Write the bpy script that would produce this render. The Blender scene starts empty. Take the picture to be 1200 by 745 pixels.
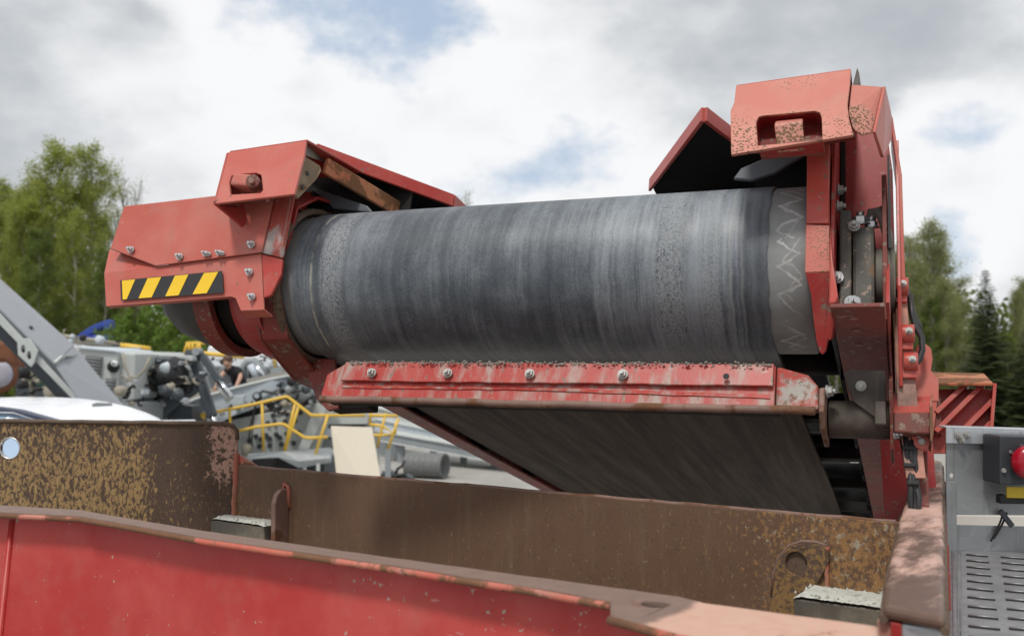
import bpy, bmesh, math, random
from mathutils import Vector, Matrix, Quaternion
from mathutils.geometry import delaunay_2d_cdt, tessellate_polygon
R = math.radians
rnd = random.Random(7)
S = bpy.context.scene
COL = S.collection

# ------------------------------------------------------------------ camera
EYE = Vector((0, 0, 3.0))
PITCH, FPX = R(2.57), 1167.0
cd = bpy.data.cameras.new('camera')
cam = bpy.data.objects.new('camera', cd)
COL.objects.link(cam)
cam.location = EYE
cam.rotation_euler = (R(90) + PITCH, 0, 0)
cd.sensor_width = 36.0
cd.lens = 36.0 * FPX / 1200.0
cd.clip_start = 0.05
cd.clip_end = 3000
cd.dof.use_dof = True
cd.dof.focus_distance = 2.15
cd.dof.aperture_fstop = 5.6
S.camera = cam
S.view_settings.view_transform = 'Standard'
S.view_settings.look = 'None'
S.view_settings.exposure = 0.0
S.view_settings.gamma = 1.0

def ray(x, y):
    a = (x - 600.0) / FPX
    b = (372.5 - y) / FPX
    return Vector((a, math.cos(PITCH) - b * math.sin(PITCH), math.sin(PITCH) + b * math.cos(PITCH)))
def at(x, y, Z):
    return EYE + ray(x, y) * Z
def at_h(x, y, z):
    r = ray(x, y)
    return EYE + r * ((z - EYE.z) / r.z)

# ------------------------------------------------------------------ node helper
class NT:
    def __init__(s, tree):
        s.t = tree; s.n = tree.nodes; s.l = tree.links
    def node(s, typ, **kw):
        nd = s.n.new(typ)
        for k, v in kw.items():
            setattr(nd, k, v)
        return nd
    def put(s, sock, v):
        if isinstance(v, bpy.types.NodeSocket):
            s.l.new(v, sock)
        elif v is not None:
            if sock.type == 'RGBA' and hasattr(v, '__len__') and len(v) == 3:
                v = (*v, 1)
            sock.default_value = v
    def coords(s):
        return s.node('ShaderNodeTexCoord').outputs['Object']
    def mapping(s, vec, scale=(1, 1, 1), loc=(0, 0, 0), rot=(0, 0, 0)):
        m = s.node('ShaderNodeMapping'); s.put(m.inputs[0], vec)
        m.inputs['Scale'].default_value = scale; m.inputs['Location'].default_value = loc; m.inputs['Rotation'].default_value = rot
        return m.outputs[0]
    def noise(s, vec, scale, detail=4, rough=.55, dist=0.0):
        m = s.node('ShaderNodeTexNoise'); s.put(m.inputs['Vector'], vec)
        m.inputs['Scale'].default_value = scale; m.inputs['Detail'].default_value = detail
        m.inputs['Roughness'].default_value = rough; m.inputs['Distortion'].default_value = dist
        return m.outputs['Fac']
    def voro(s, vec, scale, feature='F1', out='Distance', rand=1.0):
        m = s.node('ShaderNodeTexVoronoi', feature=feature); s.put(m.inputs['Vector'], vec)
        m.inputs['Scale'].default_value = scale; m.inputs['Randomness'].default_value = rand
        return m.outputs[out]
    def ramp(s, fac, a, b, ca=0.0, cb=1.0):
        m = s.node('ShaderNodeMapRange', interpolation_type='SMOOTHSTEP'); s.put(m.inputs['Value'], fac)
        m.inputs['From Min'].default_value = a; m.inputs['From Max'].default_value = b
        m.inputs['To Min'].default_value = ca; m.inputs['To Max'].default_value = cb
        return m.outputs[0]
    def math(s, op, a, b=None, c=None):
        m = s.node('ShaderNodeMath', operation=op); s.put(m.inputs[0], a)
        if b is not None: s.put(m.inputs[1], b)
        if c is not None: s.put(m.inputs[2], c)
        return m.outputs[0]
    def vmath(s, op, a, b=None, out=0):
        m = s.node('ShaderNodeVectorMath', operation=op); s.put(m.inputs[0], a)
        if b is not None: s.put(m.inputs[1], b)
        return m.outputs[out]
    def mix(s, fac, a, b, blend='MIX'):
        m = s.node('ShaderNodeMix', data_type='RGBA', blend_type=blend)
        s.put(m.inputs[0], fac); s.put(m.inputs[6], a); s.put(m.inputs[7], b)
        return m.outputs[2]
    def sep(s, vec):
        m = s.node('ShaderNodeSeparateXYZ'); s.put(m.inputs[0], vec); return m.outputs
    def comb(s, x, y, z):
        m = s.node('ShaderNodeCombineXYZ'); s.put(m.inputs[0], x); s.put(m.inputs[1], y); s.put(m.inputs[2], z); return m.outputs[0]
    def edge(s, radius=.004):
        bv = s.node('ShaderNodeBevel', samples=3); bv.inputs['Radius'].default_value = radius
        gn = s.node('ShaderNodeNewGeometry').outputs['Normal']
        return s.math('SUBTRACT', 1.0, s.vmath('DOT_PRODUCT', bv.outputs[0], gn, out=1))
    def bump(s, h, strength=.3, dist=.002, normal=None):
        m = s.node('ShaderNodeBump'); s.put(m.inputs['Height'], h)
        m.inputs['Strength'].default_value = strength; m.inputs['Distance'].default_value = dist
        if normal is not None: s.put(m.inputs['Normal'], normal)
        return m.outputs[0]

def mat(name):
    m = bpy.data.materials.new(name); m.use_nodes = True
    g = NT(m.node_tree); g.n.clear()
    out = g.node('ShaderNodeOutputMaterial'); b = g.node('ShaderNodeBsdfPrincipled')
    g.l.new(b.outputs[0], out.inputs[0])
    return m, g, b
def fin(g, b, col, rough, bump=None, metal=0.0, spec=None):
    g.put(b.inputs['Base Color'], col); g.put(b.inputs['Roughness'], rough); g.put(b.inputs['Metallic'], metal)
    if bump is not None: g.put(b.inputs['Normal'], bump)
    if spec is not None: b.inputs['Specular IOR Level'].default_value = spec

# ------------------------------------------------------------------ world: sky with broken cloud
SUN_EL, SUN_AZ = R(60), R(206)
w = bpy.data.worlds.new('World'); S.world = w; w.use_nodes = True
g = NT(w.node_tree); g.n.clear()
wo = g.node('ShaderNodeOutputWorld'); bg = g.node('ShaderNodeBackground')
g.l.new(bg.outputs[0], wo.inputs[0])
sky = g.node('ShaderNodeTexSky', sky_type='NISHITA'); sky.sun_disc = False
sky.sun_elevation = SUN_EL; sky.sun_rotation = SUN_AZ; sky.altitude = 200; sky.air_density = 1.0; sky.dust_density = 1.5
d = g.node('ShaderNodeTexCoord').outputs['Generated']
d = g.vmath('NORMALIZE', d)
ds = g.mapping(d, (1, 1, 1.8))
wob = g.node('ShaderNodeTexNoise'); g.put(wob.inputs['Vector'], ds); wob.inputs['Scale'].default_value = 9; wob.inputs['Detail'].default_value = 6
wv_ = g.vmath('MULTIPLY', g.vmath('SUBTRACT', wob.outputs['Color'], (.5, .5, .5)), (.09, .09, .09))
dw = g.vmath('ADD', d, wv_)
mid = g.noise(g.mapping(d, (1, 1, 1.7), (3.1, 1.7, .4)), 4.0, 9, .56)
fine = g.noise(g.mapping(d, (1, 1, 1.5), (1.3, 5.1, 2.2)), 13.0, 9, .58)
puff = g.voro(g.vmath('ADD', g.mapping(d, (1, 1, 1.4)), wv_), 15.0)
def lobe(x, y, rad, ecc=1.0):
    # a patch of sky about one real direction, its rim broken up by the cloud noise
    c = ray(x, y).normalized()
    q = g.vmath('MULTIPLY', g.vmath('SUBTRACT', dw, tuple(c)), (1.0 / ecc, 1.0 / ecc, 1.0))
    return g.ramp(g.vmath('LENGTH', q, out=1), rad * 1.3, rad * .2)
def total(ls):
    a = ls[0]
    for b_ in ls[1:]: a = g.math('ADD', a, b_)
    return a
def wl(x, y, rad, ecc, k): return g.math('MULTIPLY', lobe(x, y, rad, ecc), k)
blue = total([wl(450, 14, .085, 1.0, .8), wl(290, 0, .055, 1.6, .75), wl(545, 0, .045, 1.5, .5), wl(680, 183, .045, 2.4, .60), wl(1115, 150, .045, 1.5, .55), wl(1090, 310, .04, 1.5, .5), wl(545, 225, .03, 3.0, .3)])
dark = total([wl(80, 50, .17, 1.3, 1.0), wl(1000, 60, .16, 1.3, .9), wl(690, 140, .07, 1.8, .5), wl(90, 190, .10, 1.5, .75), wl(760, 30, .10, 1.2, .55), wl(930, 40, .1, 1.6, .4)])
white = total([wl(300, 85, .13, 1.4, 1.0), wl(590, 90, .11, 1.2, 1.0), wl(1150, 215, .10, 1.3, .8), wl(640, 218, .05, 3.0, .8), wl(450, 160, .11, 1.5, .8)])
D = g.math('ADD', g.math('MULTIPLY_ADD', g.math('SUBTRACT', mid, .5), .75, .56), g.math('MULTIPLY', g.math('SUBTRACT', fine, .5), .48))
D = g.math('ADD', D, g.math('MULTIPLY', dark, .10))
D = g.math('SUBTRACT', D, g.math('MULTIPLY', blue, .50))
gapm = g.ramp(D, .40, .14)
thick = g.ramp(g.math('SUBTRACT', D, g.math('MULTIPLY', white, .17)), .34, .90)
pf = g.math('ADD', g.math('MULTIPLY', g.math('SUBTRACT', fine, .5), .9), g.math('MULTIPLY', g.math('SUBTRACT', puff, .45), .28))
thick = g.math('SUBTRACT', g.math('ADD', thick, .06), g.math('MULTIPLY', pf, .95))
cloud = g.mix(g.ramp(thick, -.05, 1.0), (9.5, 9.55, 9.65), (4.7, 5.05, 5.4))
blu = g.mix(.70, sky.outputs[0], (5.7, 6.9, 8.5))
col = g.mix(gapm, cloud, blu)
g.put(bg.inputs[0], col); bg.inputs[1].default_value = 0.1

sd = bpy.data.lights.new('sun', 'SUN'); sd.energy = 2.4; sd.angle = R(9); sd.color = (1, .955, .89)
so = bpy.data.objects.new('sun', sd); COL.objects.link(so)
sv = Vector((math.sin(SUN_AZ) * math.cos(SUN_EL), math.cos(SUN_AZ) * math.cos(SUN_EL), math.sin(SUN_EL)))
so.rotation_euler = sv.to_track_quat('Z', 'Y').to_euler()
so.location = (-6, -8, 14)

# ------------------------------------------------------------------ materials
def paint(name, base, faded, rust=.0, dust=.25, dust_at=(.46, .74), rough=.42, chips=.0, fade_lo=.35, fade_hi=.7, rustcol=(.11, .045, .02), speck=None, stretch=(1, 1, 1), dustcol=(.30, .25, .21), scuff=0.0, spec=.4, edge=.55, edgecol=(.20, .13, .10)):
    m, g, b = mat(name)
    o = g.mapping(g.coords(), stretch)
    n1 = g.noise(o, 5, 5, .6)
    col = g.mix(g.ramp(n1, fade_lo, fade_hi), base, faded)
    n2 = g.noise(o, 13, 8, .65)
    col = g.mix(g.math('MULTIPLY', g.ramp(n2, *dust_at), dust), col, dustcol)
    r = g.math('ADD', g.math('MULTIPLY', n2, .22), rough - .1)
    h = g.math('MULTIPLY', g.noise(o, 240, 2), .35)
    if scuff:                      # pale rubbed scratches
        sc = g.noise(g.mapping(o, (1.2, 14, 5), rot=(.3, .5, .8)), 14, 5, .7)
        sc = g.math('MULTIPLY', g.ramp(sc, .64, .72), scuff)
        col = g.mix(sc, col, (.55, .47, .43))
    if chips:                      # small paint chips, grey to brown
        v = g.noise(o, 70, 3, .6)
        am = g.noise(o, 4.5, 4, .6)
        c = g.ramp(g.math('ADD', v, g.math('MULTIPLY', am, .35)), .90 - chips, .93 - chips)
        col = g.mix(c, col, g.mix(g.noise(o, 30, 2), rustcol, (.30, .23, .19)))
        h = g.math('SUBTRACT', h, c)
    if rust:
        n3 = g.noise(o, 7, 9, .68, .3)
        c = g.ramp(n3, .68 - rust, .74 - rust)
        rc = g.mix(g.noise(o, 45, 5, .7), rustcol, (.22, .10, .045))
        col = g.mix(c, col, rc)
        r = g.math('ADD', r, g.math('MULTIPLY', c, .35))
        h = g.math('SUBTRACT', h, g.math('MULTIPLY', c, g.noise(o, 150, 3)))
    if speck:
        v = g.voro(o, speck[0])
        am = g.math('MULTIPLY', g.ramp(g.noise(o, 6, 4), .38, .66), speck[1])
        c = g.ramp(g.math('SUBTRACT', am, v), 0.0, .06)
        col = g.mix(c, col, g.mix(g.noise(o, 20, 3), (.05, .03, .02), (.27, .14, .06)))
        h = g.math('SUBTRACT', h, c)
    if edge:                       # paint rubbed off along the plate edges
        ew = g.math('ADD', g.math('MULTIPLY', g.edge(), 3.2), g.math('MULTIPLY', g.math('SUBTRACT', g.noise(o, 55, 5, .68), .5), 1.1))
        ew = g.math('MULTIPLY', g.ramp(ew, .34, .50), edge)
        col = g.mix(ew, col, g.mix(g.noise(o, 26, 3), edgecol, rustcol)); r = g.math('ADD', r, g.math('MULTIPLY', ew, .2))
    # thin rain-and-dust runs
    run = g.noise(g.mapping(o, (30, 30, 1.6)), 2.2, 6, .7)
    col = g.mix(g.math('MULTIPLY', g.ramp(run, .56, .74), dust * .55), col, dustcol)
    # hairline scratches
    sc2 = g.noise(g.mapping(o, (3, 60, 10), rot=(.2, .9, .4)), 10, 3, .6)
    col = g.mix(g.math('MULTIPLY', g.ramp(sc2, .70, .74), .35), col, (.55, .40, .36))
    fin(g, b, col, r, g.bump(h, .25, .0012), spec=spec)
    return m

def rusty(name, brown, tan, lo, hi, scale=42, dark=(.035, .022, .016), red=None, aniso=(1, 1, 1)):
    m, g, b = mat(name)
    o = g.mapping(g.coords(), aniso)
    big = g.noise(o, 3.0, 5, .6)
    n = g.noise(o, scale, 5, .66, .3)
    fl = g.ramp(g.math('ADD', n, g.math('MULTIPLY', g.math('SUBTRACT', big, .5), .55)), lo, hi)
    base = g.mix(g.noise(o, 9, 7, .65), brown, tuple(c * 1.35 for c in brown))
    base = g.mix(g.ramp(g.noise(o, 95, 4, .7), .52, .72), base, dark)
    tn = g.mix(g.noise(o, 60, 3), tan, tuple(c * .6 for c in tan))
    col = g.mix(fl, base, tn)
    if red:
        rn = g.ramp(g.noise(g.mapping(o, (1, 1, 1), (4, 2, 7)), 5, 6, .65), .60, .68)
        col = g.mix(g.math('MULTIPLY', rn, .85), col, red)
    h = g.math('ADD', n, g.math('MULTIPLY', g.noise(o, 140, 3), .5))
    fin(g, b, col, g.ramp(n, .3, .7, .55, .9), g.bump(h, .5, .0018), spec=.35)
    return m

def flat(name, col, rough=.5, metal=0.0, var=.18, scale=8, bump=.15, spec=.5, dirt=None):
    m, g, b = mat(name)
    o = g.coords()
    n = g.noise(o, scale, 7, .62)
    c = g.mix(n, tuple(x * (1 - var) for x in col), tuple(min(1, x * (1 + var)) for x in col))
    if dirt: c = g.mix(g.math('MULTIPLY', g.ramp(g.noise(o, scale * 2.2, 8, .7), .5, .72), dirt[1]), c, dirt[0])
    fin(g, b, c, g.ramp(n, .2, .8, max(.05, rough - .1), rough + .12), g.bump(g.noise(o, scale * 14, 3), bump, .0015), metal, spec)
    return m

M = {}
M['red'] = paint('red_paint', (.38, .032, .026), (.44, .078, .058), dust=.22, chips=.06, rough=.36)
M['red_guard'] = paint('faded_red_guard_paint', (.45, .100, .076), (.50, .150, .118), dust=.24, spec=.3, chips=.03, rough=.38)
M['red_shaded'] = paint('shade_darkened_red_paint', (.28, .014, .014), (.35, .034, .030), dust=.22, chips=.08, rough=.42, scuff=.35)  # the red paint with shade put into its colour, for inner and downward faces
M['red_dirty'] = paint('dusty_red_paint', (.21, .028, .023), (.15, .046, .036), dust=.55, chips=.12, rough=.55, rust=.05, dustcol=(.085, .062, .05))
M['red_speck'] = paint('rust_speckled_red_paint', (.50, .165, .125), (.56, .24, .185), dust=.35, speck=(170, .60), rough=.45, rust=.06, rustcol=(.30, .15, .07))
M['red_bar'] = paint('mud_streaked_red_paint', (.35, .026, .020), (.40, .052, .040), dust=.9, dust_at=(.44, .70), rough=.42, chips=.07, dustcol=(.34, .30, .26), stretch=(1.6, 1, .55), scuff=.5)
M['red_front'] = paint('crimson_hopper_paint', (.40, .028, .025), (.47, .068, .058), dust=.12, rough=.40, chips=.035, rustcol=(.5, .36, .3))
M['worn_pink'] = paint('worn_flange_paint', (.50, .23, .17), (.17, .11, .09), dust=.6, rough=.55, rust=.09, rustcol=(.09, .05, .035), dustcol=(.56, .36, .29), fade_lo=.42, fade_hi=.60)
M['rust_flange'] = paint('rusty_flange', (.16, .10, .08), (.24, .14, .11), dust=.45, rough=.65, rust=.16, rustcol=(.07, .04, .03), dustcol=(.28, .20, .17))
M['red_edge'] = paint('chipped_red_edge', (.44, .10, .065), (.48, .17, .12), dust=.6, rough=.55, rust=.22, rustcol=(.09, .05, .035))
M['rust_orange'] = paint('orange_rusted_steel', (.40, .17, .075), (.46, .12, .06), dust=.7, rough=.7, rust=.22, rustcol=(.13, .06, .03), dustcol=(.34, .25, .17))
M['rust'] = rusty('brown_rust', (.098, .066, .046), (.20, .14, .07), .63, .68)
M['rust_tan'] = rusty('tan_flecked_rust', (.085, .052, .036), (.33, .225, .10), .50, .56, scale=34, aniso=(1, 1, .8))
M['rust_mix'] = rusty('ochre_flecked_rust', (.085, .055, .038), (.30, .18, .07), .44, .56, scale=120)
M['rust_pink'] = rusty('rust_with_pink_primer', (.09, .055, .042), (.46, .28, .22), .50, .54, scale=60)
M['rust_weld'] = paint('red_weld_seam', (.40, .10, .07), (.36, .17, .10), dust=.4, rust=.10, rough=.6)
M['crust'] = flat('grey_mud_crust', (.27, .25, .22), .9, var=.35, scale=40, bump=.6, spec=.2)
M['mud'] = flat('dried_pale_mud', (.50, .51, .46), .9, var=.3, scale=30, bump=.6, spec=.2, dirt=((.12, .12, .11), .8))
M['steel_dirty'] = paint('grimy_bare_steel', (.115, .105, .09), (.17, .155, .13), dust=.6, rough=.6, rust=.05, dustcol=(.22, .19, .15))
M['steel_olive'] = paint('muddy_cast_steel', (.075, .07, .062), (.15, .14, .115), dust=.8, rough=.6, dustcol=(.25, .225, .17))
M['zinc'] = flat('zinc_bolt', (.55, .56, .57), .38, .9, var=.2, scale=60)
M['bolt_dirty'] = flat('dusty_bolt', (.40, .40, .38), .55, .5, var=.3, scale=60)
M['peel'] = paint('peeling_black_bearing', (.055, .053, .048), (.085, .08, .07), dust=.6, chips=.10, rust=.10, rustcol=(.17, .13, .08), rough=.5, dustcol=(.24, .215, .16), edge=.8, edgecol=(.33, .29, .22))
M['grime'] = paint('grimy_dark_steel', (.045, .036, .030), (.075, .060, .050), dust=.6, rough=.65, dustcol=(.16, .135, .105), rust=.06, edgecol=(.2, .17, .14))
M['black'] = flat('black_steel', (.012, .012, .013), .6, var=.3)
M['roof_under'] = flat('dirt_and_shade_black', (.016, .014, .013), .8, var=.4, spec=.2)  # near-black for undersides and gaps, shade painted in along with dirt
M['hose'] = flat('black_hose', (.02, .02, .021), .5, var=.3, scale=30)
M['pad'] = flat('grey_rubber_flap', (.085, .095, .11), .5, var=.4, scale=14, spec=.5)
M['galv'] = None
M['yellow'] = flat('yellow_paint', (.72, .46, .05), .45, var=.12, dirt=((.45, .33, .15), .5))
M['hazard_yellow'] = flat('hazard_yellow', (.78, .50, .015), .4, var=.1)
M['hazard_black'] = flat('hazard_black', (.016, .016, .018), .45, var=.2)
M['label_yellow'] = flat('label_yellow', (.56, .40, .02), .5, var=.2)
M['estop_red'] = flat('red_plastic', (.33, .004, .018), .25, var=.08, spec=.5)
M['estop_box'] = flat('dark_grey_plastic', (.028, .033, .04), .5, var=.15)
M['white_strip'] = flat('pale_plank', (.66, .65, .60), .6, var=.1)
M['lgrey'] = flat('light_grey_paint', (.46, .49, .48), .5, var=.14, scale=2.5, dirt=((.26, .25, .22), .5))
M['mgrey'] = flat('mid_grey_paint', (.25, .275, .29), .5, var=.16, scale=2.5, dirt=((.18, .17, .15), .5))
M['boom_grey'] = flat('galvanised_boom_grey', (.30, .32, .345), .45, var=.18, scale=2.0, dirt=((.2, .2, .2), .4))
M['vent'] = flat('louvre_grey', (.15, .15, .145), .6)
M['dgrey'] = flat('slate_grey_paint', (.045, .055, .066), .45, var=.2, scale=3)
M['chrome'] = flat('chrome_rod', (.72, .74, .76), .15, 1.0, var=.05)
M['rubber'] = flat('black_rubber', (.014, .015, .017), .5, var=.3, scale=5)
M['deckbelt'] = flat('dusty_belt', (.16, .15, .13), .8, var=.2, scale=4)
M['white'] = flat('white_car_paint', (.78, .80, .84), .25, var=.04, spec=.6)
M['trim'] = flat('dark_blue_trim', (.05, .06, .10), .3)
M['glass'] = flat('blue_windscreen', (.34, .46, .60), .12, var=.1, scale=1.5, spec=.8)
M['blue'] = flat('blue_crane_paint', (.025, .06, .32), .45)
M['beige'] = flat('beige_panel', (.33, .30, .24), .6, dirt=((.15, .13, .1), .6))
M['green'] = flat('green_valve_paint', (.04, .12, .075), .5)
M['brownrust'] = flat('orange_brown_rust', (.17, .065, .03), .8, var=.4, scale=6)
M['lavender'] = flat('pale_worn_steel', (.42, .41, .48), .5, var=.2, scale=6)
M['ply'] = None
M['pipe'] = flat('grey_plastic_pipe', (.13, .135, .135), .55, var=.2, scale=5, dirt=((.24, .23, .2), .6))
M['palebeam'] = flat('pale_blue_grey_steel', (.50, .56, .61), .5, var=.12, scale=1.5, dirt=((.3, .3, .28), .4))
M['skin'] = flat('skin', (.52, .30, .22), .5, var=.08)
M['hair'] = flat('brown_hair', (.10, .05, .028), .6, var=.3)
M['shirt'] = flat('black_shirt', (.022, .022, .026), .85)
M['jeans'] = flat('grey_blue_jeans', (.10, .12, .16), .85)

def m_galv(name, dark, light, sc=26):
    m, g, b = mat(name); o = g.coords()
    v = g.voro(o, sc, out='Color'); vv = g.sep(v)[0]
    n = g.noise(o, 5, 7, .6)
    c = g.mix(g.math('MULTIPLY_ADD', vv, .3, g.math('MULTIPLY', n, .7)), dark, light)
    c = g.mix(g.math('MULTIPLY', g.ramp(g.noise(o, 9, 8, .7), .58, .72), .5), c, (.5, .5, .48))
    sc = g.noise(g.mapping(o, (4, 4, 60), rot=(.1, .7, .2)), 8, 4, .65)
    c = g.mix(g.math('MULTIPLY', g.ramp(sc, .62, .70), .45), c, (.52, .53, .53))
    st = g.noise(g.mapping(o, (26, 26, 1.5)), 3, 6, .7)
    c = g.mix(g.math('MULTIPLY', g.ramp(st, .52, .72), .45), c, (.13, .125, .115))
    fin(g, b, c, g.math('MULTIPLY_ADD', n, .3, .32), g.bump(g.noise(o, 120, 2), .12, .001), .55)
    return m
M['galv'] = m_galv('galvanised_sheet', (.20, .21, .22), (.36, .375, .385))
M['galv_light'] = m_galv('bright_galvanised_sheet', (.42, .45, .48), (.60, .63, .66))
M['galv_tread'] = m_galv('galvanised_tread', (.20, .205, .215), (.42, .43, .44), 40)
def m_ply():
    m, g, b = mat('pale_plywood'); o = g.coords()
    n = g.noise(g.mapping(o, (14, 14, .8)), 3, 6, .6)
    fin(g, b, g.mix(n, (.80, .71, .56), (.88, .81, .69)), .7, g.bump(n, .1, .002))
    return m
M['ply'] = m_ply()

def m_belt():
    # worn rubber: rings round the drum follow the belt's own travel (object x runs across the belt)
    m, g, b = mat('worn_rubber_belt'); o = g.coords(); x, y, z = g.sep(o)
    ang = g.math('ARCTAN2', z, y)
    u = g.math('ADD', x, g.math('MULTIPLY', g.math('SUBTRACT', g.noise(g.mapping(o, (1, 4, 4)), 5, 3), .5), .012))
    bu = g.comb(u, g.math('MULTIPLY', y, .035), g.math('MULTIPLY', z, .035))
    bands = g.noise(bu, 52, 8, .78)
    wide = g.noise(bu, 6.5, 4, .6)
    clou = g.noise(g.mapping(o, (1, .8, .8)), 6, 9, .66)
    grain = g.noise(o, 230, 3, .7)
    side = g.math('MAXIMUM', g.ramp(x, .05, .33), g.math('MULTIPLY', g.ramp(x, -.33, -.45), .7))
    amp = g.math('MULTIPLY_ADD', side, .55, .40)
    f = g.math('MULTIPLY', g.math('SUBTRACT', bands, .5), amp)
    f = g.math('ADD', f, g.math('MULTIPLY', g.math('SUBTRACT', wide, .5), .20))
    f = g.math('ADD', f, g.math('ADD', g.math('MULTIPLY_ADD', clou, .68, .17), g.math('MULTIPLY', side, .10)))
    f = g.math('ADD', f, g.math('MULTIPLY', g.math('SUBTRACT', grain, .5), .30))
    col = g.mix(g.ramp(f, .36, .86), (.040, .050, .063), (.235, .260, .288))
    # cracked, chalky strips near both edges
    def strip(c, wd): return g.ramp(g.math('ABSOLUTE', g.math('SUBTRACT', u, c)), wd, wd * .45)
    worn = g.math('ADD', strip(-.435, .040), g.math('ADD', strip(.345, .040), g.math('MULTIPLY', strip(.425, .028), .7)))
    crk = g.noise(g.mapping(o, (1.6, 1, 1)), 170, 4, .68, .5)
    cm = g.math('MULTIPLY', worn, g.ramp(crk, .40, .58))
    col = g.mix(g.math('MULTIPLY', cm, .8), col, (.26, .275, .29))
    col = g.mix(g.math('MULTIPLY', worn, g.ramp(crk, .38, .30)), col, (.012, .013, .015))
    # fine pale drip rings
    rg = g.noise(bu, 210, 3, .8)
    ringm = g.math('MULTIPLY', g.ramp(rg, .60, .72), g.ramp(g.noise(o, 4.5, 4), .42, .62))
    col = g.mix(g.math('MULTIPLY', ringm, .45), col, (.26, .27, .28))
    cream = g.math('MULTIPLY', g.ramp(g.math('ABSOLUTE', g.math('ADD', u, .487)), .0045, .0015), g.ramp(g.noise(o, 20, 5, .65), .36, .6))
    col = g.mix(g.math('MULTIPLY', cream, .8), col, (.36, .34, .28))
    for c in (.465, .487): # two scored grooves
        gr = g.ramp(g.math('ABSOLUTE', g.math('SUBTRACT', u, c)), .004, .0015)
        col = g.mix(g.math('MULTIPLY', gr, .55), col, (.24, .25, .25))
    col = g.mix(g.ramp(g.math('ABSOLUTE', g.math('SUBTRACT', u, .515)), .04, .02), col, g.mix(.55, col, (.028, .032, .042)))
    # return run carries brown dust in streaks along the travel
    ret = g.math('MULTIPLY', g.ramp(y, .03, .16), g.ramp(z, -.10, -.16))
    st = g.noise(g.comb(x, g.math('MULTIPLY', y, .05), 0.0), 22, 6, .7)
    dcol = g.mix(g.ramp(st, .3, .8), (.055, .044, .036), (.135, .110, .090))
    col = g.mix(g.math('MULTIPLY', ret, .9), col, dcol)
    h = g.math('ADD', g.math('MULTIPLY', bands, .5), g.math('ADD', g.math('MULTIPLY', crk, g.math('MULTIPLY', worn, 1.6)), g.math('MULTIPLY', g.noise(o, 200, 3), .15)))
    rr = g.math('ADD', g.math('ADD', g.math('MULTIPLY', clou, .2), g.math('MULTIPLY', ret, .45)), g.math('MULTIPLY_ADD', cm, .2, .36))
    g.put(b.inputs['Specular IOR Level'], g.math('MULTIPLY_ADD', ret, -.48, .55))
    fin(g, b, col, rr, g.bump(h, .45, .0022))
    return m
M['belt'] = m_belt()
def m_lag():
    m, g, b = mat('scuffed_drum_lagging'); o = g.coords(); x, y, z = g.sep(o)
    n = g.noise(o, 16, 7, .65)
    col = g.mix(n, (.14, .147, .15), (.31, .32, .32))
    ang = g.math('ARCTAN2', z, y)
    tri = g.math('PINGPONG', g.math('MULTIPLY_ADD', g.noise(o, 9, 5), 1.3, g.math('MULTIPLY', ang, 3.1)), .5)
    zx = g.math('SUBTRACT', g.math('MULTIPLY', tri, .085), g.math('SUBTRACT', x, .555))
    zx = g.math('ADD', zx, g.math('MULTIPLY', g.math('SUBTRACT', g.noise(o, 40, 5), .5), .016))
    zg = g.ramp(g.math('ABSOLUTE', zx), .0062, .001)
    tri2 = g.math('PINGPONG', g.math('MULTIPLY_ADD', g.noise(o, 11, 3), 1.5, g.math('MULTIPLY', ang, 2.3)), .5)
    z2 = g.math('SUBTRACT', g.math('MULTIPLY', tri2, .07), g.math('SUBTRACT', x, .565))
    zg = g.math('MAXIMUM', zg, g.math('MULTIPLY', g.ramp(g.math('ABSOLUTE', z2), .004, .001), .6))
    zg = g.math('MULTIPLY', zg, g.ramp(g.noise(o, 20, 5, .65), .34, .58))
    col = g.mix(g.math('MULTIPLY', zg, .75), col, (.52, .52, .50))
    wht = g.ramp(g.noise(g.mapping(o, (1, 1, 1), (2, 5, 1)), 20, 7, .7), .60, .76)
    col = g.mix(g.math('MULTIPLY', wht, .5), col, (.36, .36, .34))
    fin(g, b, col, .6, g.bump(n, .3, .002))
    return m
M['lag'] = m_lag()

def m_leaf(name, a, b_, c):
    m, g, b = mat(name)
    o = g.node('ShaderNodeNewGeometry').outputs['Position']
    n = g.noise(o, .55, 3, .6); n2 = g.noise(o, 5.0, 2)
    col = g.mix(g.ramp(n, .35, .65), a, b_)
    col = g.mix(g.ramp(n2, .5, .75), col, c)
    fin(g, b, col, .6, None, spec=.25)
    tr = b.inputs['Transmission Weight']; tr.default_value = 0
    # leaf lets some light through
    t = g.node('ShaderNodeBsdfTranslucent'); g.put(t.inputs[0], col)
    mx = g.node('ShaderNodeMixShader'); mx.inputs[0].default_value = .5
    g.l.new(b.outputs[0], mx.inputs[1]); g.l.new(t.outputs[0], mx.inputs[2])
    out = [n_ for n_ in g.n if n_.type == 'OUTPUT_MATERIAL'][0]
    g.l.new(mx.outputs[0], out.inputs[0])
    return m
M['leaf_spring'] = m_leaf('spring_leaf', (.26, .305, .052), (.33, .37, .085), (.40, .42, .13))
M['leaf_mid'] = m_leaf('green_leaf', (.105, .150, .030), (.165, .215, .048), (.22, .26, .07))
M['leaf_bright'] = m_leaf('bright_undergrowth', (.11, .19, .03), (.17, .26, .045), (.21, .29, .06))
M['leaf_olive'] = m_leaf('olive_bud', (.23, .26, .09), (.29, .31, .12), (.34, .34, .16))
M['needle'] = m_leaf('spruce_needle', (.055, .080, .034), (.085, .115, .046), (.12, .145, .06))
M['bark'] = flat('grey_bark', (.27, .25, .215), .9, var=.35, scale=3, spec=.1)
M['bark_pale'] = flat('pale_birch_bark', (.42, .40, .36), .8, var=.3, scale=3, spec=.1)
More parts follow.
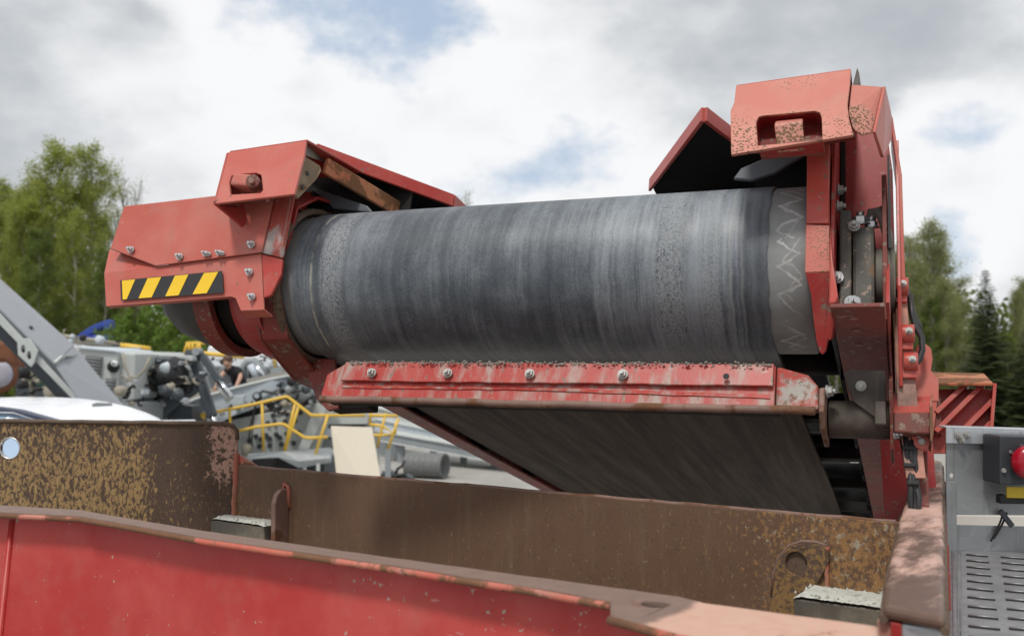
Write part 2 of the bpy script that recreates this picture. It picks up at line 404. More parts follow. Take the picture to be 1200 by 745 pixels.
def m_ground():
    m, g, b = mat('pale_gravel'); o = g.node('ShaderNodeNewGeometry').outputs['Position']
    n = g.noise(o, .25, 6, .6); n2 = g.noise(o, 2.6, 7, .7); n3 = g.noise(o, 22, 4, .7)
    c = g.mix(n2, (.30, .29, .27), (.47, .46, .44))
    c = g.mix(g.math('MULTIPLY', g.ramp(n, .45, .65), .5), c, (.26, .24, .21))
    c = g.mix(g.math('MULTIPLY', g.ramp(n3, .55, .7), .5), c, (.20, .19, .18))
    fin(g, b, c, .95, g.bump(g.math('ADD', n3, n2), .8, .04), spec=.15)
    return m
M['ground'] = m_ground()

# ------------------------------------------------------------------ frames, things, mesh builder
class Frame:
    def __init__(s, o, x=(1, 0, 0), y=(0, 1, 0), z=(0, 0, 1)):
        x, y, z = Vector(x), Vector(y), Vector(z)
        s.m = Matrix((x, y, z)).transposed().to_4x4(); s.m.translation = Vector(o)
        s.i = s.m.inverted()
    def loc(s, P): return s.i @ Vector(P)
    def px(s, x, y, ax, val):
        o = s.i @ EYE; dd = s.i.to_3x3() @ ray(x, y)
        return o + dd * ((val - o[ax]) / dd[ax])
    def pts(s, ax, val, l): return [s.px(x, y, ax, val) for x, y in l]

def thing(name, label, cat, frame, group=None):
    o = bpy.data.objects.new(name, None); COL.objects.link(o)
    o.empty_display_size = .2
    o.matrix_world = frame.m
    o['label'] = label; o['category'] = cat
    if group: o['group'] = group
    return o
def tag(o, label, cat, group=None):
    o['label'] = label; o['category'] = cat
    if group: o['group'] = group
    return o

def frame_from(n):
    n = Vector(n).normalized()
    a = Vector((0, 0, 1)) if abs(n.z) < .9 else Vector((1, 0, 0))
    x = a.cross(n).normalized(); return x, n.cross(x), n

class MB:
    def __init__(s): s.v = []; s.f = []; s.sm = []
    def add(s, vs, fs, smooth=False):
        k = len(s.v); s.v += [Vector(v) for v in vs]
        s.f += [tuple(i + k for i in f) for f in fs]; s.sm += [smooth] * len(fs)
        return s
    def box(s, c, size, rot=None):
        c = Vector(c); hx, hy, hz = [q / 2 for q in size]
        vs = [Vector((x, y, z)) for x in (-hx, hx) for y in (-hy, hy) for z in (-hz, hz)]
        if rot is not None: vs = [rot @ v for v in vs]
        return s.add([c + v for v in vs], [(0, 1, 3, 2), (4, 6, 7, 5), (0, 4, 5, 1), (2, 3, 7, 6), (0, 2, 6, 4), (1, 5, 7, 3)])
    def beam(s, a, b, wd, ht, up=(0, 0, 1)):
        a, b = Vector(a), Vector(b); dd = (b - a); l = dd.length; dd.normalize()
        sx = dd.cross(Vector(up)).normalized(); uz = sx.cross(dd)
        vs = []
        for p in (a, b):
            for i, j in ((-1, -1), (1, -1), (1, 1), (-1, 1)): vs.append(p + sx * (i * wd / 2) + uz * (j * ht / 2))
        return s.add(vs, [(3, 2, 1, 0), (4, 5, 6, 7), (0, 1, 5, 4), (1, 2, 6, 5), (2, 3, 7, 6), (3, 0, 4, 7)])
    def prism(s, poly, t, holes=()):
        # planar polygon (3-D points) with optional holes, pushed along vector t
        poly = [Vector(p) for p in poly]; t = Vector(t)
        hs = [[Vector(p) for p in h] for h in holes]
        loops = [poly] + hs
        allp = [p for l in loops for p in l]; n = len(allp)
        if hs:
            nrm = sum(((poly[i] - poly[0]).cross(poly[(i + 1) % len(poly)] - poly[0]) for i in range(1, len(poly))), Vector()).normalized()
            ex, ey, _ = frame_from(nrm)
            p2 = [((p - poly[0]).dot(ex), (p - poly[0]).dot(ey)) for p in allp]
            from mathutils import Vector as V2
            p2v = [V2(q) for q in p2]
            idx = []; k = 0
            for l in loops: idx.append(list(range(k, k + len(l)))); k += len(l)
            tris = [tuple(f) for f in tessellate_polygon([[V2((p2[i][0], p2[i][1], 0)) for i in l] for l in idx])]
        else:
            tris = [tuple(range(len(poly)))]
        fs = list(tris) + [tuple(i + n for i in reversed(f)) for f in tris]
        k = 0
        for l in loops:
            m_ = len(l)
            for i in range(m_): fs.append((k + i, k + i + n, k + (i + 1) % m_ + n, k + (i + 1) % m_))
            k += m_
        return s.add(allp + [p + t for p in allp], fs)
    def tube(s, path, r, n=8, cap=True, smooth=True):
        path = [Vector(p) for p in path]; m_ = len(path)
        rs = r if hasattr(r, '__len__') else [r] * m_
        vs = []; prev = None
        for i, p in enumerate(path):
            t = (path[min(i + 1, m_ - 1)] - path[max(i - 1, 0)]).normalized()
            if prev is None: x, y, _ = frame_from(t)
            else:
                x = (prev - t * prev.dot(t)).normalized(); y = t.cross(x)
            prev = x
            for k in range(n):
                a = 2 * math.pi * k / n
                vs.append(p + (x * math.cos(a) + y * math.sin(a)) * rs[i])
        fs = [(i * n + k, i * n + (k + 1) % n, (i + 1) * n + (k + 1) % n, (i + 1) * n + k) for i in range(m_ - 1) for k in range(n)]
        s.add(vs, fs, smooth)
        if cap: s.add(vs[:n], [tuple(reversed(range(n)))]); s.add(vs[-n:], [tuple(range(n))])
        return s
    def lathe(s, p, axis, prof, n=32, smooth=True, a0=0, a1=2 * math.pi, closed=True):
        # prof: (distance along axis, radius)
        p = Vector(p); x, y, z = frame_from(axis); vs = []
        full = abs(a1 - a0 - 2 * math.pi) < 1e-6
        cols = n if full else n + 1
        for h, r in prof:
            for k in range(cols):
                a = a0 + (a1 - a0) * k / n
                vs.append(p + z * h + (x * math.cos(a) + y * math.sin(a)) * r)
        fs = []
        for i in range(len(prof) - 1):
            for k in range(n):
                k2 = (k + 1) % cols
                fs.append((i * cols + k, i * cols + k2, (i + 1) * cols + k2, (i + 1) * cols + k))
        return s.add(vs, fs, smooth)
    def cyl(s, a, b, r, n=16, r2=None):
        a, b = Vector(a), Vector(b); l = (b - a).length
        r2 = r if r2 is None else r2
        s.lathe(a, b - a, [(0, r), (l, r2)], n)
        x, y, z = frame_from(b - a)
        for p, q, rev in ((a, r, True), (b, r2, False)):
            ring = [p + (x * math.cos(2 * math.pi * k / n) + y * math.sin(2 * math.pi * k / n)) * q for k in range(n)]
            s.add(ring, [tuple(reversed(range(n))) if rev else tuple(range(n))])
        return s
    def bolt(s, p, n, r=.008, stud=.006):
        p = Vector(p); x, y, z = frame_from(n)
        s.cyl(p, p + z * r * .3, r * 1.25, 14)
        ring = [p + z * r * .3 + (x * math.cos(k * math.pi / 3) + y * math.sin(k * math.pi / 3)) * r for k in range(6)]
        s.prism(ring, z * r * .8)
        if stud: s.cyl(p + z * r * 1.1, p + z * (r * 1.1 + stud), r * .5, 10)
        return s
    def sheet(s, faces, t):
        # folded plate: list of 3-D faces sharing corners, thickened along averaged normals
        key = {}; vs = []; fs = []
        for f in faces:
            ids = []
            for p in f:
                p = Vector(p); kk = tuple(round(q, 5) for q in p)
                if kk not in key: key[kk] = len(vs); vs.append(p)
                ids.append(key[kk])
            fs.append(ids)
        ns = [[] for _ in vs]
        for f in fs:
            a, b, c = vs[f[0]], vs[f[1]], vs[f[2]]
            nn = (b - a).cross(c - a).normalized()
            for i in f: ns[i].append(nn)
        off = []
        for i, l in enumerate(ns):
            av = sum(l, Vector()).normalized(); off.append(vs[i] + av * (t / max(.4, av.dot(l[0]))))
        n = len(vs); out = [tuple(f) for f in fs] + [tuple(i + n for i in reversed(f)) for f in fs]
        cnt = {}
        for f in fs:
            for i in range(len(f)):
                a, b = f[i], f[(i + 1) % len(f)]
                cnt[(a, b)] = cnt.get((a, b), 0) + 1
        for (a, b) in cnt:
            if (b, a) not in cnt: out.append((a, a + n, b + n, b))
        return s.add(vs + off, out)
    def build(s, name, m, parent=None, bevel=0.0, label=None, recenter=True, kind=None, fix=True):
        # vertices are in the frame of the top-level thing; the object's origin goes to its centre
        me = bpy.data.meshes.new(name)
        base = Vector()
        if parent is not None:
            q = parent
            while q.parent is not None: base += Vector(q.location); q = q.parent
        lo = Vector([min(v[i] for v in s.v) for i in range(3)]); hi = Vector([max(v[i] for v in s.v) for i in range(3)])
        c = (lo + hi) / 2 if recenter else Vector()
        me.from_pydata([v - c for v in s.v], [], s.f)
        for p_, sm in zip(me.polygons, s.sm): p_.use_smooth = sm
        if fix:
            bm = bmesh.new(); bm.from_mesh(me); bmesh.ops.remove_doubles(bm, verts=bm.verts, dist=1e-5)
            bmesh.ops.recalc_face_normals(bm, faces=bm.faces); bm.to_mesh(me); bm.free()
        ms = m if isinstance(m, (list, tuple)) else [m]
        for q in ms: me.materials.append(q)
        o = bpy.data.objects.new(name, me); COL.objects.link(o)
        if parent is not None: o.parent = parent
        o.location = c - base
        if bevel:
            md = o.modifiers.new('soft_edge', 'BEVEL'); md.width = bevel; md.segments = 2; md.limit_method = 'ANGLE'; md.angle_limit = R(35)
        if label: o['label'] = label
        if kind: o['kind'] = kind
        return o
def struct(o): o['kind'] = 'structure'; return o

_bolts = {}
def bolt(parent, p, n, r=.008, m='zinc', stud=.006, name='bolt'):
    k = (round(r, 4), m, stud)
    if k not in _bolts:
        me = MB().bolt((0, 0, 0), (0, 0, 1), r, stud)
        o = me.build(name, M[m], None, recenter=False); _bolts[k] = o.data; bpy.data.objects.remove(o)
    o = bpy.data.objects.new(name, _bolts[k]); COL.objects.link(o)
    base = Vector(); q = parent
    while q.parent is not None: base += Vector(q.location); q = q.parent
    o.parent = parent; o.location = Vector(p) - base
    x, y, z = frame_from(n); o.rotation_euler = Matrix((x, y, z)).transposed().to_euler()
    return o
def circle(c, ex, ey, r, n=20, ry=None):
    ry = ry or r
    return [Vector(c) + Vector(ex) * (r * math.cos(2 * math.pi * k / n)) + Vector(ey) * (ry * math.sin(2 * math.pi * k / n)) for k in range(n)]

# ------------------------------------------------------------------ ground
gb = MB(); gb.add([(-900, -60, 0), (900, -60, 0), (900, 1500, 0), (-900, 1500, 0)], [(0, 1, 2, 3)])
struct(gb.build('ground', M['ground'], None))

# ------------------------------------------------------------------ belt conveyor (its own frame: u across, v up the belt's run, w square to it)
cV = ray(1064, 800).normalized(); cU = Vector((cV.y, -cV.x, 0)).normalized(); cW = cU.cross(cV)
cv = Frame(at(365, 336, 2.49), cU, cV, cW)
conv = thing('belt_conveyor', 'red steel conveyor head with black rubber belt wrapped round its drum', 'conveyor', cv)
V3 = Vector

def belt():
    b = MB(); r = .176; t = .012; u0, u1 = -.5375, .5375; Lr = 4.6
    path = [(Lr * (1 - i / 20), 1) for i in range(20)]
    pts = [(p, r) for p, _ in path]
    N = 56
    pts += [(-r * math.sin(math.pi * k / N), r * math.cos(math.pi * k / N)) for k in range(N + 1)]
    pts += [(Lr * (i + 1) / 20, -r) for i in range(20)]
    n = len(pts); us = [u0 + (u1 - u0) * k / 6 for k in range(7)]
    vs = []; wob = random.Random(3)
    ed0 = [wob.uniform(-.0008, .0008) for _ in pts]; ed1 = [.0012 * math.sin(.7 * i_ + 1.3 * math.sin(.31 * i_)) + wob.uniform(-.0009, .0009) for i_ in range(len(pts))]
    for i, (v, w_) in enumerate(pts):
        for k, u in enumerate(us):
            vs.append((u + (ed0[i] if k == 0 else ed1[i] if k == 6 else 0), v, w_))
    for i, (v, w_) in enumerate(pts):
        q = V3((v, w_)); nrm = V3((0, 1)) if (i < 20) else V3((0, -1)) if i > 20 + N else q.normalized()
        q = q - nrm * t
        for k, u in enumerate(us): vs.append((u + (ed0[i] if k == 0 else ed1[i] if k == 6 else 0), q.x, q.y))
    fs = []; o = n * 7
    for i in range(n - 1):
        for k in range(6):
            fs.append((i * 7 + k, i * 7 + k + 1, (i + 1) * 7 + k + 1, (i + 1) * 7 + k))
            fs.append((o + i * 7 + k + 1, o + i * 7 + k, o + (i + 1) * 7 + k, o + (i + 1) * 7 + k + 1))
        for k in (0, 6): fs.append((i * 7 + k, (i + 1) * 7 + k, o + (i + 1) * 7 + k, o + i * 7 + k))
    b.add(vs, fs, True)
    ob = b.build('belt', M['belt'], conv, recenter=False); ob.location = (.5975, 0, 0)
    md = ob.modifiers.new('split', 'EDGE_SPLIT'); md.split_angle = R(40)
belt()
b = MB(); b.lathe((-.58, 0, 0), (1, 0, 0), [(0, .05), (0, .169), (.004, .172), (1.193, .172), (1.197, .169), (1.197, .05)], 56)
o = b.build('drum', M['lag'], conv, recenter=False); o.location = (.5975, 0, 0)
md = o.modifiers.new('split', 'EDGE_SPLIT'); md.split_angle = R(40)
b = MB(); b.cyl((-.12, 0, 0), (1.30, 0, 0), .045, 20); b.build('shaft', M['steel_dirty'], conv)

# carrying rollers and cross members between the two runs
for k in range(7):
    v = .45 + k * .52
    b = MB(); b.cyl((.03, v, -.05), (1.243, v, -.05), .045, 16); b.build('idler_roller', M['black'], conv)
for k in range(6):
    v = .70 + k * .52
    b = MB(); b.box((.6, v, -.135), (1.29, .05, .035)); b.build('cross_member', M['roof_under'], conv, .003)

# side channels
def channel(u0, u1, lip, name, label, v0, w0=-.15, w1=.15):
    b = MB()
    b.box(((u0 + u1) / 2, (v0 + 4.4) / 2, w0), (u1 - u0, 4.4 - v0, .008))
    wu = u1 if lip > 0 else u0
    b.box((wu, (v0 + .1 + 4.4) / 2, (w0 + w1) / 2 + .006), (.009, 4.4 - v0 - .1, w1 - w0))
    o = b.build(name, M['red_dirty'], conv, .0015); o['label'] = label; return o
channel(1.252, 1.345, 1, 'side_channel', 'dusty red channel on the bearing side', -.205)
channel(-.052, .012, -1, 'side_channel', 'dusty red channel below the motor side', .05, -.172, .12)
b = MB(); b.box((1.235, 2.2, .02), (.008, 4.2, .24)); b.box((.03, 2.3, .02), (.008, 4.2, .22)); b.build('inner_web', M['black'], conv)
for k in range(9): b = MB(); b.beam((1.245, .35 + k * .30, -.10), (1.245, .47 + k * .30, -.10), .012, .07); b.build('web_stiffener', M['roof_under'], conv)
# tapered outer web on the bearing side
b = MB(); b.prism([(1.347, -.205, -.146), (1.347, 1.2, -.146), (1.347, 1.2, .15), (1.347, .0, .12), (1.347, -.06, .0)], (.006, 0, 0))
b.build('outer_web', M['red'], conv, .001)
# small pale discs on the channel
for (x, y, q) in ((1000, 373, 8), (1003, 387, 8), (1006, 404, 9)):
    p = cv.px(x, y, 2, -.1545)
    b = MB(); b.prism(circle(p, (1, 0, 0), (0, 1, 0), .0075, 12, .004), (0, 0, -.0015)); b.build('pale_spot', M['worn_pink'], conv)

# ---- scraper bar under the drum
sb = MB()
y0 = -.10
def P(u, v, w_): return V3((u, v, w_))
sb.sheet([[P(.150, y0, -.310), P(.150, y0 + .012, -.255), P(.196, y0 + .012, -.228), P(.196, y0, -.310)],
          [P(.196, y0, -.310), P(.196, y0 + .012, -.228), P(1.146, y0 + .012, -.233), P(1.146, y0, -.318)],
          ], -.008)
scr = sb.build('scraper_bar', M['red_bar'], conv, .002)
b = MB(); b.prism([P(.152, y0 + .002, -.312), P(1.15, y0 + .002, -.320), P(1.15, y0 + .05, -.318), P(.152, y0 + .05, -.310)], (0, 0, -.004)); b.build('bar_bottom', M['roof_under'], scr)  # bar underside as a near-black piece, shade and dust in one colour
b = MB()        # rolled lower lip, rough dark edge
pp = [P(.148 + (1.22 - .148) * k / 24, y0 - .004 + rnd.uniform(-.0012, .0012), -.3125 - .0085 * k / 24 + rnd.uniform(-.0012, .0012)) for k in range(25)]
b.tube(pp, .0085, 8); b.build('lower_lip', M['rust_flange'], scr)
def strip(u0, u1, wa, wb, n, th, yy, wav, seed):   # long thin plate whose edge is slightly wavy
    rr = random.Random(seed); top = []; bot = []
    for k in range(n + 1):
        u = u0 + (u1 - u0) * k / n
        top.append(P(u, yy + .010, wa(k / n) + rr.uniform(-wav, wav))); bot.append(P(u, yy, wb(k / n) + rr.uniform(-wav, wav)))
    m = MB(); m.sheet([[bot[k], top[k], top[k + 1], bot[k + 1]] for k in range(n)], .007); return m
b = strip(.197, 1.143, lambda t: -.226 - .004 * t, lambda t: -.272 - .004 * t, 26, .007, y0 - .013, .0010, 5)
b.build('clamp_strip', M['red_bar'], scr, .0015)
b = strip(.200, 1.138, lambda t: -.2735 - .004 * t, lambda t: -.287 - .024 * max(0, t - .45), 26, .006, y0 - .008, .0012, 8)
b.build('scraper_blade', M['red_bar'], scr, .0012)
for x in (436, 525, 621, 730):
    bolt(scr, cv.px(x, 437 + (x - 436) * .006, 1, y0 - .016), (0, -1, .12), .0085, 'bolt_dirty')
p = cv.px(851, 441, 1, y0 - .0205); b = MB(); b.prism(circle(p, (1, 0, 0), (0, 0, 1), .006, 12), (0, -.0015, 0)); b.build('empty_hole', M['black'], scr)
# crumbs of mud along the top of the strip
b = MB(); rr = random.Random(11)
for k in range(420):
    u = .2 + .94 * rr.random(); q = rr.random()
    c = P(u, y0 - .008 + rr.uniform(-.007, .008), -.2270 - .004 * u + rr.uniform(-.004, .002)); r = rr.uniform(.0008, .0034)
    b.lathe(c - P(r, 0, 0), (1, 0, 0), [(0, r * .2), (r * .6, r * .8), (r * 1.5, r * .7), (r * 2.2, r * .1)], 5)
b.build('mud_crust', M['crust'], scr, kind='stuff')
# mud-caked end block, end cap, cross tube to the frame
b = MB(); b.prism([P(1.147, y0 + .004, -.232), P(1.205, y0 + .012, -.247), P(1.224, y0 + .02, -.268), P(1.226, y0, -.318), P(1.147, y0, -.319)], (0, .035, 0))
o = b.build('end_block', paint('mud_caked_red', (.36, .045, .035), (.38, .08, .06), dust=.95, dust_at=(.46, .58), rough=.7, dustcol=(.36, .35, .32), chips=.1, rust=.1), scr, .006)
b = MB(); b.prism([P(1.226, y0 - .004, -.322), P(1.226, y0 + .005, -.275), P(1.226, y0 + .05, -.262), P(1.226, y0 + .14, -.30), P(1.226, y0 + .14, -.36), P(1.226, y0 + .03, -.352)], (.010, 0, 0))
b.build('end_cap', M['rust_flange'], scr, .003)
bolt(scr, P(1.238, y0 + .03, -.275), (1, -.2, 0), .010, 'bolt_dirty')
tb = MB(); tb.cyl((1.238, -.0, -.312), (1.348, .0, -.312), .0365, 28); tb = tb.build('cross_tube', M['grime'], conv, .002)
b = MB(); b.prism(cv.pts(1, -.045, [(988, 437), (996, 432), (1037, 434), (1040, 500), (1000, 470)]), (0, .008, 0)); pl = b.build('hanger_plate', M['grime'], conv, .002)
bolt(pl, cv.px(1009, 452, 1, -.046), (0, -1, -.25), .008, 'bolt_dirty', .02)
b = MB(); b.prism([P(1.349, -.1, -.26), P(1.349, .06, -.20), P(1.349, .12, -.24), P(1.349, .10, -.375), P(1.349, -.03, -.375)], (.006, 0, 0)); ep = b.build('tube_end_plate', M['red_dirty'], conv, .0015)
bolt(ep, P(1.356, -.03, -.315), (1, -.3, 0), .011, 'zinc'); bolt(ep, P(1.356, -.03, -.345), (1, -.3, 0), .009, 'zinc')
b = MB(); b.box((1.333, -.018, -.312), (.020, .085, .045)); b.build('tube_clamp', M['grime'], conv, .003)

# ---- left side: collar round the drum end, dark hanger plates, motor housing
cs = [(.06, .252), (-.085, .215), (-.165, .150), (-.176, .028), (-.176, -.072), (-.105, -.172), (.06, -.225), (.30, -.235)]
b = MB()
b.sheet([[P(-.035, *cs[i]), P(.032, *[q * .965 for q in cs[i]]), P(.032, *[q * .965 for q in cs[i + 1]]), P(-.035, *cs[i + 1])] for i in range(0, 3)], .008)
b.build('collar_plate', M['red_shaded'], conv, .002, 'upper collar plate scuffed to bare metal')
b = MB()
b.sheet([[P(-.038, *cs[i]), P(.032, *[q * .985 for q in cs[i]]), P(.032, *[q * .985 for q in cs[i + 1]]), P(-.038, *cs[i + 1])] for i in range(3, 7)], .008)
b.build('collar_plate', M['red_dirty'], conv, .002, 'lower collar plate dull with dust')
b = MB(); prof = [(0, .194), (.010, .192), (.016, .184), (.012, .178), (0, .176)]
b.lathe((.018, 0, 0), (1, 0, 0), prof, 48); b.build('collar_rim', M['rust'], conv)
b = MB(); b.prism([P(-.04, v, w_) for v, w_ in cs[:7]] + [P(-.04, .35, -.225), P(-.04, .35, .25)], (-.008, 0, 0)); b.build('motor_side_plate', M['red_dirty'], conv, .0015)
# scuff of bare steel on the collar
b = MB(); b.lathe((-.42, .0, -.005), (1, 0, 0), [(0, .03), (.02, .085), (.06, .116), (.13, .142), (.19, .153), (.195, .05)], 40)
o = b.build('motor_cover', M['rubber'], conv)
md = o.modifiers.new('split', 'EDGE_SPLIT'); md.split_angle = R(40)
b = MB(); b.lathe((-.232, 0, -.005), (1, 0, 0), [(0, .150), (.0, .168), (.05, .170), (.05, .150)], 40); o = b.build('motor_ring', M['red_dirty'], conv)
md = o.modifiers.new('split', 'EDGE_SPLIT'); md.split_angle = R(40)
b = MB(); b.lathe((-.185, 0, -.005), (1, 0, 0), [(0, .14), (.06, .14)], 32); b.build('motor_gap', M['roof_under'], conv)
b = MB(); b.lathe((-.13, 0, -.005), (1, 0, 0), [(0, .10), (0, .160), (.035, .176), (.10, .190)], 40); o = b.build('motor_housing', M['red_shaded'], conv)
md = o.modifiers.new('split', 'EDGE_SPLIT'); md.split_angle = R(40)
b = MB(); b.prism(cv.pts(1, .06, [(343, 404), (366, 418), (366, 428), (339, 426)]), (0, .01, 0)); b.build('gusset', M['red_shaded'], conv, .0015)
b = MB(); b.prism(cv.pts(1, .03, [(360, 420), (392, 420), (396, 478), (384, 481), (371, 468), (362, 445)]), (0, .012, 0)); b.build('scraper_arm', M['red_dirty'], conv, .002)
b = MB(); b.prism(cv.pts(1, .05, [(380, 462), (433, 464), (432, 478), (404, 479), (386, 480)]), (0, .05, 0)); b.build('arm_bracket', M['roof_under'], conv, .003)

# ---- motor guard (two overlapping folded sheets) with warning stripes
gv = -.200
low = cv.pts(1, gv, [(122, 320), (182, 312), (306, 296.5), (309, 363), (282, 364), (276, 349.5), (270, 347.5), (124, 359)])
e0 = cv.px(128, 292, 1, gv + .035)
back = P(0, .016, .0)
b = MB(); b.sheet([[low[7], low[0], low[1], low[6]], [low[6], low[1], low[2], low[5]], [low[5], low[2], low[3], low[4]], [low[0], e0, low[1]],
                   [low[0], low[7], low[7] + back, low[0] + back], [e0, low[0], low[0] + back, e0 + back],
                   [low[7], low[6], low[6] + back, low[7] + back], [low[4], low[3], low[3] + P(.005, .03, -.008), low[4] + P(0, .03, -.008)]], .005)
gl = b.build('guard_lower', M['red_guard'], conv, .0025)
up = cv.pts(1, gv - .009, [(129, 291.5), (182, 311.5), (306.5, 295.5), (322, 224), (262, 228), (145, 241.5)])
e1 = [p + P(0, .17, .012) for p in (up[0], up[5], up[4], up[3])]
b = MB(); b.sheet([[up[0], up[5], up[4], up[1]], [up[1], up[4], up[3], up[2]], [up[5], up[0], e1[0], e1[1]], [up[4], up[5], e1[1], e1[2]], [up[3], up[4], e1[2], e1[3]]], .005)
gu = b.build('guard_upper', M['red_guard'], conv, .003)
for (x, y, par) in ((154, 293, gu), (211, 301, gu), (241, 297.5, gu), (257, 296.5, gu), (295, 287, gu), (292.5, 319, gl), (295.5, 348, gl)):
    q = -.0135 if par is gu else -.0055
    bolt(par, cv.px(x, y, 1, gv + q), (0, -1, 0), .0072 if x > 290 or x < 220 else .0058, 'zinc', .008)
for x, y in ((245, 298), (261, 297)): bolt(gu, cv.px(x, y, 1, gv - .0135), (0, -1, 0), .0045, 'zinc', .006)
# sticker
def quad_lerp(c, s, t): return (c[0].lerp(c[1], s)).lerp(c[3].lerp(c[2], s), t)
cn = cv.pts(1, gv - .0062, [(141, 328.5), (260.5, 317.5), (262, 343), (142, 352)])
b = MB(); b.prism(cn, (0, -.0006, 0)); st = b.build('warning_sticker', M['hazard_black'], gl)
cn = [p + P(0, -.0011, 0) for p in cn]
for a0, a1, b0, b1 in ((.02, .155, .02, .06), (.28, .415, .18, .31), (.55, .68, .445, .575), (.83, .965, .71, .845)):
    pts = [(a0, .03), (a1, .03), (b1, .97), (b0, .97)]
    bb = MB(); bb.prism([quad_lerp(cn, s_, t_) for s_, t_ in pts], (0, -.0004, 0)); bb.build('yellow_stripe', M['hazard_yellow'], st)
# side wall tying guard to frame
b = MB(); b.prism(cv.pts(0, -.042, [(322, 228), (362, 225), (335, 300), (307, 300)]), (.01, 0, 0)); b.build('guard_bracket', M['red'], conv, .0015)
b = MB(); b.prism(cv.pts(1, gv - .002, [(320, 228.5), (345, 228.5), (331, 302), (306, 296)]), (0, .006, 0)); b.build('collar_strip', paint('scuffed_collar_red', (.36, .06, .045), (.42, .10, .075), dust=.9, dust_at=(.50, .60), dustcol=(.42, .40, .38), rough=.5, scuff=.8, stretch=(1, 1, .5)), conv, .002)
b = MB(); b.prism(cv.pts(1, gv - .001, [(306, 297), (331, 303.5), (329, 322), (317, 346), (309, 349)]), (0, .010, 0)); b.build('collar_strip', M['red'], conv, .003)

# ---- left top bracket
WLO, WHI = .17, .32
def tilt(pts, va, vb):      # points of a leaning plate: v = va at height WLO, vb at WHI
    out = []; o_ = cv.i @ EYE; s_ = (vb - va) / (WHI - WLO)
    for q in pts:
        dd = cv.i.to_3x3() @ ray(q[0], q[1])
        k_ = (va + s_ * (o_.z - WLO) - o_.y) / (dd.y - s_ * dd.z); out.append(o_ + dd * k_)
    return out
va, vb = -.285, -.235
outl = tilt([(252, 238.5, 0), (267.5, 178.5, 1), (358.5, 165, 1), (356, 183.5, .75), (344.5, 227.5, 0)], va, vb)
hole = tilt([(270, 228, .15), (268.5, 214, .4), (271, 206, .5), (278, 204.5, .5), (300, 202.5, .5), (306, 205, .5), (308, 223, .15), (305, 226, .15)], va, vb)
b = MB(); b.prism(outl, (0, .008, -.001), [hole]); lb = b.build('tip_bracket', M['red_guard'], conv, .0018)
b = MB(); b.sheet([[outl[0], outl[1], outl[1] + P(.0, .17, .03), outl[0] + P(.02, .09, -.02)]], .006); b.build('bracket_flange', M['red'], lb, .0015)
b = MB(); b.sheet([[outl[0] + P(-.004, .0, 0), cv.px(284, 233.5, 1, va), cv.px(284, 240, 1, va + .05), cv.px(279, 253, 1, va + .10), cv.px(272, 255, 1, va + .10)]], .006); b.build('bracket_flange', M['red_dirty'], lb, .0015)
b = MB(); b.prism([outl[1] + P(0, .004, 0), outl[2] + P(0, .004, 0), outl[2] + P(.03, .21, .02), outl[1] + P(.0, .21, .02)], (0, 0, .006)); b.build('bracket_top', M['red'], lb, .0015)
en = tilt([(356, 184, .75), (358.5, 165.5, 1)], va, vb)
g0 = [cv.px(358.5, 165.5, 1, vb), cv.px(391.5, 186, 1, vb + .13), cv.px(387, 193, 1, vb + .13), cv.px(356.5, 182, 1, vb - .012)]
b = MB(); b.sheet([g0], .006); b.build('bracket_cheek', M['steel_olive'], lb, .0015)
g1 = [cv.px(356.5, 183, 0, cv.px(356, 183, 1, va)[0]), ]
ex = [cv.px(356.6, 182.5, 1, vb - .012), cv.px(375, 194, 1, vb + .05), cv.px(377, 200, 1, vb + .05), cv.px(371, 210, 1, vb + .04), cv.px(350, 232.5, 1, va + .012), cv.px(345, 228, 1, va)]
nn = (ex[1] - ex[0]).cross(ex[4] - ex[0]).normalized()
b = MB(); b.sheet([ex], .006); ck = b.build('end_plate', M['rust_orange'], lb, .0015)
ck.data.materials.clear(); ck.data.materials.append(paint('worn_brown_end_plate', (.16, .11, .06), (.22, .14, .08), dust=.6, rust=.12, rough=.6, dustcol=(.26, .22, .15)))
for x, y in ((360.5, 203), (355, 219)):
    t_ = (y - 195) / 30
    c = cv.px(x, y, 1, va + .03 - .02 * t_)
    # drop the hole on the plate's own plane
    o_ = cv.i @ EYE; dd = (c - o_).normalized(); tt = (ex[0] - o_).dot(nn) / dd.dot(nn); c = o_ + dd * (tt - .002)
    x1, y1, z1 = frame_from(nn)
    b = MB(); b.prism(circle(c, x1, y1, .0062, 12), dd * .0015); b.build('bolt_hole', M['black'], ck)
# lug through the slot
c0 = cv.px(277, 216, 1, va - .012); c1 = cv.px(306, 222, 1, va + .04)
b = MB(); b.box((c0 + c1) / 2 + P(.005, .0, .002), (.062, .07, .030), Matrix.Rotation(R(8), 3, 'Y')); lug = b.build('lug', M['red_guard'], lb, .006)
b = MB(); b.cyl(cv.px(296, 212, 1, va - .02), cv.px(302, 222, 1, va + .03), .016, 16); b.build('lug_boss', M['red_dirty'], lug, .002)
b = MB(); b.cyl(cv.px(294, 211.5, 1, va - .034), cv.px(296, 213, 1, va - .018), .006, 12); b.build('lug_pin', M['worn_pink'], lug)
b = MB(); b.prism([p + P(0, .045, 0) for p in hole], (0, .004, 0)); b.build('slot_back', M['red_dirty'], lb)

